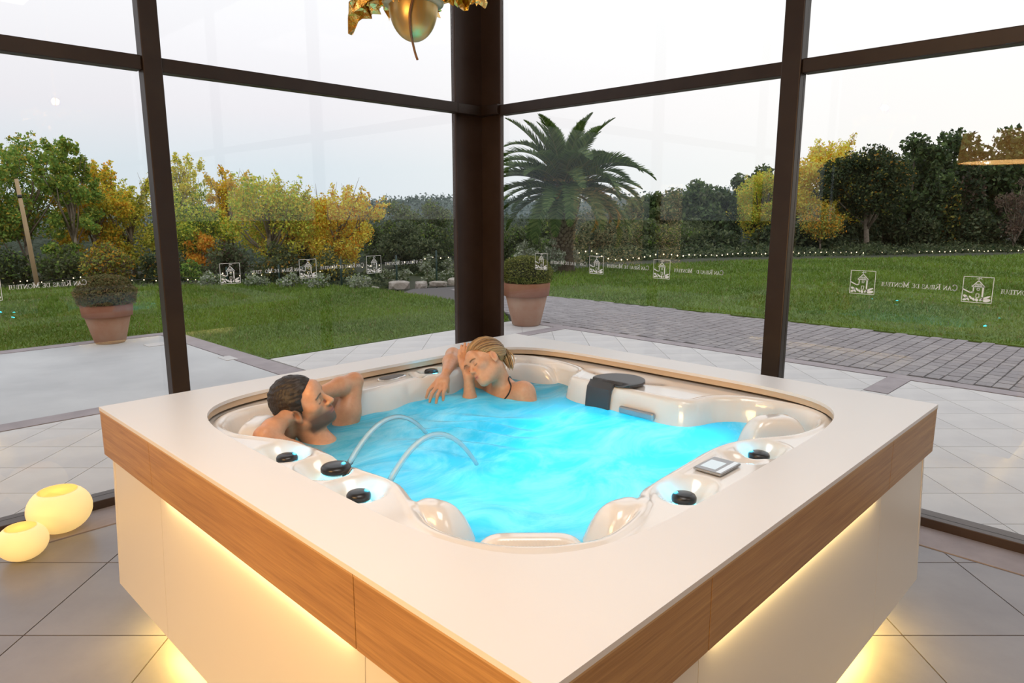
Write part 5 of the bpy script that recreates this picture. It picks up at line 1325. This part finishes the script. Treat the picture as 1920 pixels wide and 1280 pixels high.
def face_cols(V, c, R, s, base, lip, brow, stubble=None):
    q = head_local(V, c, R, s); x, y, z = q.T; C = np.tile(np.array(base, float), (len(V), 1))
    def mixc(w, col):
        w = np.clip(w, 0, 1)[:, None]; C[:] = C * (1 - w) + np.array(col) * w
    hd = np.exp(-((x - 0.02) ** 2 + y ** 2 + z ** 2) / 0.03)
    blush = np.exp(-(((x - 0.075) / 0.03) ** 2 + ((np.abs(y) - 0.04) / 0.02) ** 2 + ((z + 0.02) / 0.02) ** 2)) * 0.5
    mixc(blush, np.array(base) * np.array([1.05, 0.78, 0.70]))
    if stubble is not None:
        jaw = (np.clip((-0.030 - z + 0.35 * np.clip(0.05 - x, -1, 1) * 0.2) / 0.026, 0, 1)) * np.clip((x + 0.005) / 0.02, 0, 1) * np.clip((z + 0.125) / 0.02, 0, 1)
        must = np.exp(-(((z + 0.046) / 0.010) ** 2 + (y / 0.026) ** 2)) * (x > 0.08)
        side = np.exp(-(((x - 0.012) / 0.014) ** 2)) * np.clip((0.03 - z) / 0.02, 0, 1) * np.clip((z + 0.06) / 0.02, 0, 1) * (np.abs(y) > 0.045)
        inh = np.clip((0.150 - np.sqrt((x - 0.02) ** 2 + y ** 2 + (z + 0.01) ** 2)) / 0.008, 0, 1) * np.clip((0.074 - np.abs(y)) / 0.006, 0, 1)
        chk = inh - inh * np.exp(-(((x - 0.085) / 0.03) ** 2 + ((z + 0.015) / 0.022) ** 2))
        mixc(np.maximum.reduce([jaw * 0.82, must * 0.85, side * 0.75]) * chk, stubble)
    lips = np.exp(-(((z + 0.0645) / 0.0095) ** 4 + (y / 0.019) ** 4)) * (x > 0.092)
    mixc(lips * 0.85, lip)
    seam = np.exp(-((z + 0.0640) / 0.0018) ** 2) * (np.abs(y) < 0.017) * (x > 0.09); mixc(seam * 0.8, np.array(lip) * 0.35)
    zb = 0.026 - 9.0 * (np.abs(y) - 0.030) ** 2
    br = np.exp(-(((z - zb) / 0.0038) ** 4)) * (np.abs(y) > 0.012) * (np.abs(y) < 0.052) * (x > 0.055); mixc(br * 0.9, brow)
    lash = np.exp(-(((z + 0.0055 + 7 * (np.abs(y) - 0.032) ** 2 * -1 ) / 0.0016) ** 2)) * (np.abs(np.abs(y) - 0.032) < 0.0155) * (x > 0.07); mixc(lash * 0.9, np.array(brow) * 0.4)
    ear = np.exp(-(((x + 0.002) / 0.012) ** 2 + ((z + 0.004) / 0.02) ** 2)) * (np.abs(y) > 0.072); mixc(ear * 0.35, np.array(base) * np.array([0.9, 0.6, 0.5]))
    return C
def hair_shell(c, R, s, thick, h, cut_front, side, noise_amp, seed):
    lo = np.array(c) - 0.17 * s; hi = np.array(c) + 0.17 * s; f = Field(lo, hi, h)
    P = lambda x, y, z: np.array(c) + R @ (np.array([x, y, z]) * s)
    f.ell(P(-0.012, 0, 0.036), np.array((0.099 + thick * .55, 0.077 + thick * side, 0.087 + thick)) * s, R, 0)
    g = np.meshgrid(*[f.lo[i] + f.h * np.arange(f.n[i]) for i in range(3)], indexing='ij')
    X_ = np.stack([g[i] - c[i] for i in range(3)], -1) @ R / s
    x, y, z = X_[..., 0], X_[..., 1], X_[..., 2]
    r = np.random.default_rng(seed); nz = np.zeros_like(x)
    for _ in range(9):
        k = r.normal(size=3) * 190; nz += np.sin(x * k[0] + y * k[1] + z * k[2] + r.uniform(0, 6))
    f.d = f.d + (nz * noise_amp / 3).astype(np.float32)
    keep = cut_front(x, y, z)          # negative where hair grows
    f.d = np.maximum(f.d, (keep * s).astype(np.float32))
    return f.mesh()

M_SKIN = pm('skin', (0.6, 0.35, 0.24), 0.42, attr='Col', var=(60, 3, (0.90, 0.86, 0.84), 0.35, 0.75), spec=0.4, coat=0.15)
M_HAIRB = pm('black_hair', (0.018, 0.013, 0.010), 0.5, attr='Col')
M_HAIRY = pm('blonde_hair', (0.35, 0.20, 0.08), 0.42, attr='Col')

# ------------------------------------------------------------------ the reclining man
def build_man():
    c = np.array((-0.611, 0.656, 0.934)); R = head_frame((0.613, -0.711, 0.3455), (0.6465, 0.6958, 0.2965), (-0.431, 0.040, 0.881)); s = 1.0
    R, _r = np.linalg.qr(R); R = R * np.sign(np.diag(_r))
    f = Field((-0.95, 0.32, 0.42), (-0.12, 0.96, 1.10), 0.0034)
    nb = np.array((-0.545, 0.622, 0.760)); P = lambda x, y, z: c + R @ np.array((x, y, z))
    shR, elR, wrR = np.array((-0.630, 0.500, 0.675)), np.array((-0.822, 0.556, 0.870)), np.array((-0.690, 0.628, 0.905))
    shL, elL, wrL = np.array((-0.385, 0.740, 0.690)), np.array((-0.272, 0.790, 0.948)), np.array((-0.500, 0.765, 0.922))
    chest = np.array((-0.45, 0.575, 0.575))
    f.cone(shR - (0, 0, .02), shL - (0, 0, .02), 0.058, 0.058, 0.05); f.ell(chest, (0.15, 0.16, 0.12), np.eye(3), 0.06)
    f.cone(chest, (-0.28, 0.47, 0.50), 0.14, 0.12, 0.06)
    f.cone(P(-0.030, 0, -0.040), nb + np.array((0, 0, -0.02)), 0.056, 0.062, 0.03)
    f.cone(nb + np.array((0, 0, -.03)), shR, 0.050, 0.058, 0.04); f.cone(nb + np.array((0, 0, -.03)), shL, 0.050, 0.058, 0.04)
    for sh, el, wr in ((shR, elR, wrR), (shL, elL, wrL)):
        mid = (sh + el) / 2
        f.cone(sh, mid, 0.060, 0.055, 0.03); f.cone(mid, el, 0.054, 0.040, 0.03)
        fm = el + (wr - el) * 0.35
        f.cone(el, fm, 0.037, 0.042, 0.014); f.cone(fm, wr, 0.042, 0.027, 0.014)
        f.ell(el, (0.036, 0.036, 0.036), np.eye(3), 0.012)
    # hands clasped behind the head: palms and fingers reaching round the nape
    for wr, kn, tips in ((wrR, P(-0.085, -0.055, -0.070), [P(-0.118, 0.01, -0.030), P(-0.116, 0.012, -0.050), P(-0.110, 0.010, -0.070), P(-0.098, 0.0, -0.090)]),
                         (wrL, P(-0.090, 0.055, -0.035), [P(-0.122, 0.00, 0.000), P(-0.124, -0.01, -0.020), P(-0.122, -0.01, -0.040), P(-0.114, -0.002, -0.058)])):
        f.cone(wr, kn, 0.028, 0.030, 0.02)
        side = np.cross(kn - wr, R[:, 0]); side /= np.linalg.norm(side) + 1e-9
        for i, tp in enumerate(tips):
            k0 = kn + side * (i - 1.5) * 0.017; mid = (k0 + tp) / 2 - R[:, 0] * 0.010
            f.cone(k0, mid, 0.0105, 0.0095, 0.008); f.cone(mid, tp, 0.0095, 0.0080, 0.004)
        f.cone(wr + (kn - wr) * 0.4, kn + R[:, 2] * -0.045, 0.013, 0.010, 0.01)
    add_head(f, c, R, s, True)
    V, F = f.mesh()
    base = (0.68, 0.345, 0.195)
    C = face_cols(V, c, R, s, base, (0.50, 0.17, 0.13), (0.025, 0.016, 0.012), (0.060, 0.036, 0.026))
    # short fade of hair on the sides of the skull
    q = head_local(V, c, R, s); w = np.clip((q[:, 2] + 0.018) / 0.03, 0, 1) * np.clip((0.045 - q[:, 0]) / 0.018, 0, 1) * np.clip((0.13 - np.linalg.norm(q, axis=1)) / 0.01, 0, 1)
    w *= np.clip((q[:, 2] + 0.3 * q[:, 0] + 0.02) / 0.02, 0, 1) * (np.abs(q[:, 1]) < 0.084)
    C = C * (1 - 0.7 * w[:, None]) + np.array((0.09, 0.048, 0.026)) * 0.7 * w[:, None]
    e = tag(empty('person', (-0.613, 0.660, WL)), 'dark-haired bearded man reclining with both hands behind his head', 'person')
    o = np.array((-0.613, 0.660, WL))
    b = link('body', np_mesh('body', V - o, F, M_SKIN, True, C), e)
    sm = b.modifiers.new('smooth', 'SMOOTH'); sm.factor = 0.5; sm.iterations = 2
    def front(x, y, z):
        zb = np.interp(x, [-0.12, -0.095, -0.05, -0.022, 0.004, 0.016, 0.030, 0.040, 0.060, 0.078, 0.090], [-0.050, -0.045, -0.020, 0.012, 0.018, -0.012, 0.005, 0.050, 0.066, 0.084, 0.10])
        return zb - z + np.where(x > 0.05, 3.0 * y * y, 0)
    V, F = hair_shell(c, R, s, 0.013, 0.0034, front, 0.32, 0.0016, 3)
    r = np.random.default_rng(2); Ch = np.array((0.020, 0.014, 0.011)) * r.uniform(0.5, 1.6, (len(V), 1))
    link('hair', np_mesh('hair', V - o, F, M_HAIRB, False, Ch), e)
build_man()

# ------------------------------------------------------------------ the woman leaning on the rim
def build_woman():
    c = np.array((0.4085, 0.631, 0.958)); R = head_frame((-0.976, 0.131, -0.172), (-0.210, -0.769, 0.604), (-0.052, 0.627, 0.778)); s = 0.955
    R, _r = np.linalg.qr(R); R = R * np.sign(np.diag(_r))
    f = Field((0.07, 0.22, 0.45), (0.76, 1.06, 1.12), 0.0034)
    P = lambda x, y, z: c + R @ (np.array((x, y, z)) * s)
    nb = np.array((0.500, 0.605, 0.815)); shL = np.array((0.515, 0.478, 0.800)); shR = np.array((0.545, 0.765, 0.770)); chest = np.array((0.50, 0.600, 0.655))
    f.cone(shL, nb + (0.01, 0, -.03), 0.058, 0.052, 0.04); f.cone(shR, nb + (0.01, 0, -.03), 0.055, 0.052, 0.04); f.ell(chest, (0.11, 0.15, 0.15), np.eye(3), 0.06)
    f.ell(shL + (0, 0, -.002), (0.058, 0.055, 0.055), np.eye(3), 0.02)
    f.cone(P(-0.030, 0, -0.045), nb, 0.047 * s, 0.050, 0.03)
    # near upper arm going down into the water
    f.cone(shL, (0.490, 0.350, 0.660), 0.052, 0.042, 0.03)
    # forearm rising out of the water to the cheek
    A = lambda *q: np.array(q, float)
    wrA = A(0.330, 0.682, 0.884); f.cone(A(0.307, 0.648, 0.660), A(0.317, 0.661, 0.768), 0.034, 0.035, 0.02); f.cone(A(0.317, 0.661, 0.768), wrA, 0.035, 0.0235, 0.02)
    bk = A(0.034, 0.033, 0.0); pa = A(0.317, 0.710, 0.937) + bk * 0.7; f.cone(wrA, pa, 0.0235, 0.022, 0.02)
    for k0, tp in ((A(0.304, 0.722, 0.955), A(0.311, 0.738, 1.004)), (A(0.315, 0.722, 0.962), A(0.325, 0.735, 1.026)), (A(0.327, 0.718, 0.964), A(0.339, 0.724, 1.038)), (A(0.338, 0.710, 0.962), A(0.350, 0.708, 1.036))):
        k0 = k0 + bk; tp = tp + bk * 1.2; md = (k0 + tp) / 2 + A(-0.010, -0.006, 0.0); f.cone(pa, k0, 0.014, 0.0108, 0.012); f.cone(k0, md, 0.0108, 0.0094, 0.004); f.cone(md, tp, 0.0094, 0.0070, 0.002)
    f.cone(wrA + (pa - wrA) * .4, A(0.312, 0.680, 0.945), 0.013, 0.0108, 0.010); f.cone(A(0.312, 0.680, 0.945), A(0.316, 0.672, 0.972), 0.0105, 0.0078, 0.003)
    # far arm laid on the rim, hand hanging down to the water
    elB, wrB = A(0.440, 0.930, 0.945), A(0.258, 0.771, 0.905)
    f.cone(shR, elB, 0.046, 0.037, 0.03); fm = elB + (wrB - elB) * 0.4; f.cone(elB, fm, 0.037, 0.040, 0.02); f.cone(fm, wrB, 0.039, 0.0235, 0.02)
    kns = [A(0.163, 0.760, 0.857), A(0.160, 0.732, 0.850), A(0.170, 0.708, 0.846), A(0.187, 0.692, 0.850)]
    tips = [A(0.111, 0.755, 0.803), A(0.110, 0.727, 0.786), A(0.126, 0.697, 0.783), A(0.156, 0.678, 0.796)]
    f.ell((wrB + (kns[1] + kns[2]) / 2) / 2, (0.034, 0.034, 0.020), np.eye(3), 0.012)
    for k0, t in zip(kns, tips):
        f.cone(wrB + (k0 - wrB) * 0.2, k0, 0.014, 0.0115, 0.012)
        mid = k0 + (t - k0) * 0.48 + A(-0.012, -0.006, 0.008); f.cone(k0, mid, 0.0108, 0.0094, 0.003); f.cone(mid, t, 0.0094, 0.0066, 0.001)
    f.cone(wrB + A(-0.02, -0.01, -0.01), A(0.222, 0.722, 0.862), 0.014, 0.0112, 0.01); f.cone(A(0.222, 0.722, 0.862), A(0.212, 0.706, 0.822), 0.0108, 0.0078, 0.003)
    add_head(f, c, R, s, False)
    V, F = f.mesh()
    base = (0.72, 0.39, 0.235)
    C = face_cols(V, c, R, s, base, (0.50, 0.17, 0.14), (0.12, 0.065, 0.03))
    o = np.array((0.412, 0.640, WL))
    e = tag(empty('person', o), 'blonde woman resting her head on her arm at the far rim', 'person')
    b = link('body', np_mesh('body', V - o, F, M_SKIN, True, C), e); sm = b.modifiers.new('smooth', 'SMOOTH'); sm.factor = 0.5; sm.iterations = 2
    # hair: combed cap plus strands gathered into a short tail
    def front(x, y, z):
        zb = np.interp(x, [-0.12, -0.095, -0.05, -0.022, 0.004, 0.020, 0.040, 0.060, 0.078, 0.090], [-0.060, -0.055, -0.030, 0.020, 0.026, 0.026, 0.046, 0.062, 0.080, 0.10])
        return zb - z + np.where(x > 0.05, 2.5 * y * y, 0)
    V, F = hair_shell(c, R, s, 0.010, 0.0036, front, 0.8, 0.0010, 5)
    q = head_local(V, c, R, s); r = np.random.default_rng(9)
    st = np.sin(np.arctan2(q[:, 1], q[:, 2] - 0.03) * 60 + np.sin(q[:, 0] * 60) * 1.5) * 0.5 + 0.5
    Ch = np.array((0.22, 0.11, 0.04))[None] * (1 - st[:, None]) + np.array((0.56, 0.34, 0.13))[None] * st[:, None]
    Vs = [V]; Fs = [F]; Cs = [Ch * r.uniform(0.8, 1.2, (len(V), 1))]; nv = len(V)
    tie = np.array((-0.118, 0, 0.020))
    def strand(pts, rad, col):
        nonlocal nv
        mb = MB(); mb.tube([tuple(P(*p)) for p in pts], rad, 4, True)
        tri = []
        for fc in mb.f:
            tri.append(fc if len(fc) == 4 else (fc[0], fc[1], fc[2], fc[2]))
        tri = [t_ for t_ in tri if len(set(t_)) == 4]
        Vs.append(np.array(mb.v)); Fs.append(np.array(tri) + nv); Cs.append(np.tile(np.array(col), (len(mb.v), 1))); nv += len(mb.v)
    cen = np.array((-0.014, 0, 0.036)); rad3 = np.array((0.109, 0.086, 0.097))
    for i in range(230):
        a = r.uniform(-1, 1) * 2.1                                  # angle round the hairline, 0 = forehead
        t_ = abs(a); s0 = np.array((np.interp(t_, [0, 0.5, 1.0, 1.5, 2.1], [0.084, 0.074, 0.046, 0.004, -0.045]), math.copysign(np.interp(t_, [0, 0.5, 1.0, 1.5, 2.1], [0, 0.036, 0.062, 0.074, 0.066]), a), np.interp(t_, [0, 0.5, 1.0, 1.5, 2.1], [0.082, 0.078, 0.052, 0.030, -0.020])))
        d0 = (s0 - cen) / rad3; d0 /= np.linalg.norm(d0); d1 = (tie - cen) / rad3; d1 /= np.linalg.norm(d1)
        om = math.acos(np.clip(d0 @ d1, -1, 1)); lift = r.uniform(0.985, 1.045); pts = []
        for k in range(9):
            t = k / 8; d = (math.sin((1 - t) * om) * d0 + math.sin(t * om) * d1) / math.sin(om); pts.append(cen + d * rad3 * (lift if 0 < k else 0.98))
        tn = r.random(); col = np.array((0.17, 0.09, 0.04)) * (1 - tn) + np.array((0.58, 0.39, 0.19)) * tn
        strand(pts, [0.0012] + [0.0034 * s] * 7 + [0.003], col)
    for i in range(150):                                            # short tail hanging from the tie
        j = r.normal(0, 0.0065, 3); L_ = r.uniform(0.07, 0.11); pts = []
        for k in range(7):
            t = k / 6; sw = 1 + 0.9 * math.sin(PI * t)
            pts.append(tie + np.array((-0.012 * math.sin(t * 2.6) + 0.004 + 0.012 * t, 0.014 * t, -L_ * t + 0.012 * math.sin(t * PI))) + j * sw)
        tn = r.random(); col = np.array((0.20, 0.11, 0.05)) * (1 - tn) + np.array((0.60, 0.41, 0.20)) * tn
        strand(pts, [0.003, 0.004, 0.0042, 0.004, 0.0035, 0.0028, 0.0012], col)
    link('hair', np_mesh('hair', np.concatenate(Vs) - o, np.concatenate(Fs), M_HAIRY, True, np.concatenate(Cs)), e)
    # black halter strap from the nape over the collarbone
    def snap(q):
        q = np.array(q, float)
        for _ in range(14):
            i = np.clip(np.round((q - f.lo) / f.h).astype(int), 1, f.n - 2)
            g = np.array([f.d[i[0] + 1, i[1], i[2]] - f.d[i[0] - 1, i[1], i[2]], f.d[i[0], i[1] + 1, i[2]] - f.d[i[0], i[1] - 1, i[2]], f.d[i[0], i[1], i[2] + 1] - f.d[i[0], i[1], i[2] - 1]])
            q = q - g / (np.linalg.norm(g) + 1e-9) * (f.d[tuple(i)] - 0.0015) * 0.7
        return q
    pts = np.array([snap(q) for q in catmull([(0.575, 0.600, 0.850), (0.540, 0.570, 0.880), (0.500, 0.540, 0.885), (0.455, 0.520, 0.860), (0.430, 0.515, 0.815), (0.42, 0.53, 0.775)], 5, False)])
    for _ in range(3): pts[1:-1] = (pts[:-2] + pts[1:-1] * 2 + pts[2:]) / 4
    m = MB(); m.tube([tuple(p - o) for p in pts], 0.0040, 6); tag(m.build('bikini_strap', M_BLACK, e, True), 'thin black halter strap')
build_woman()
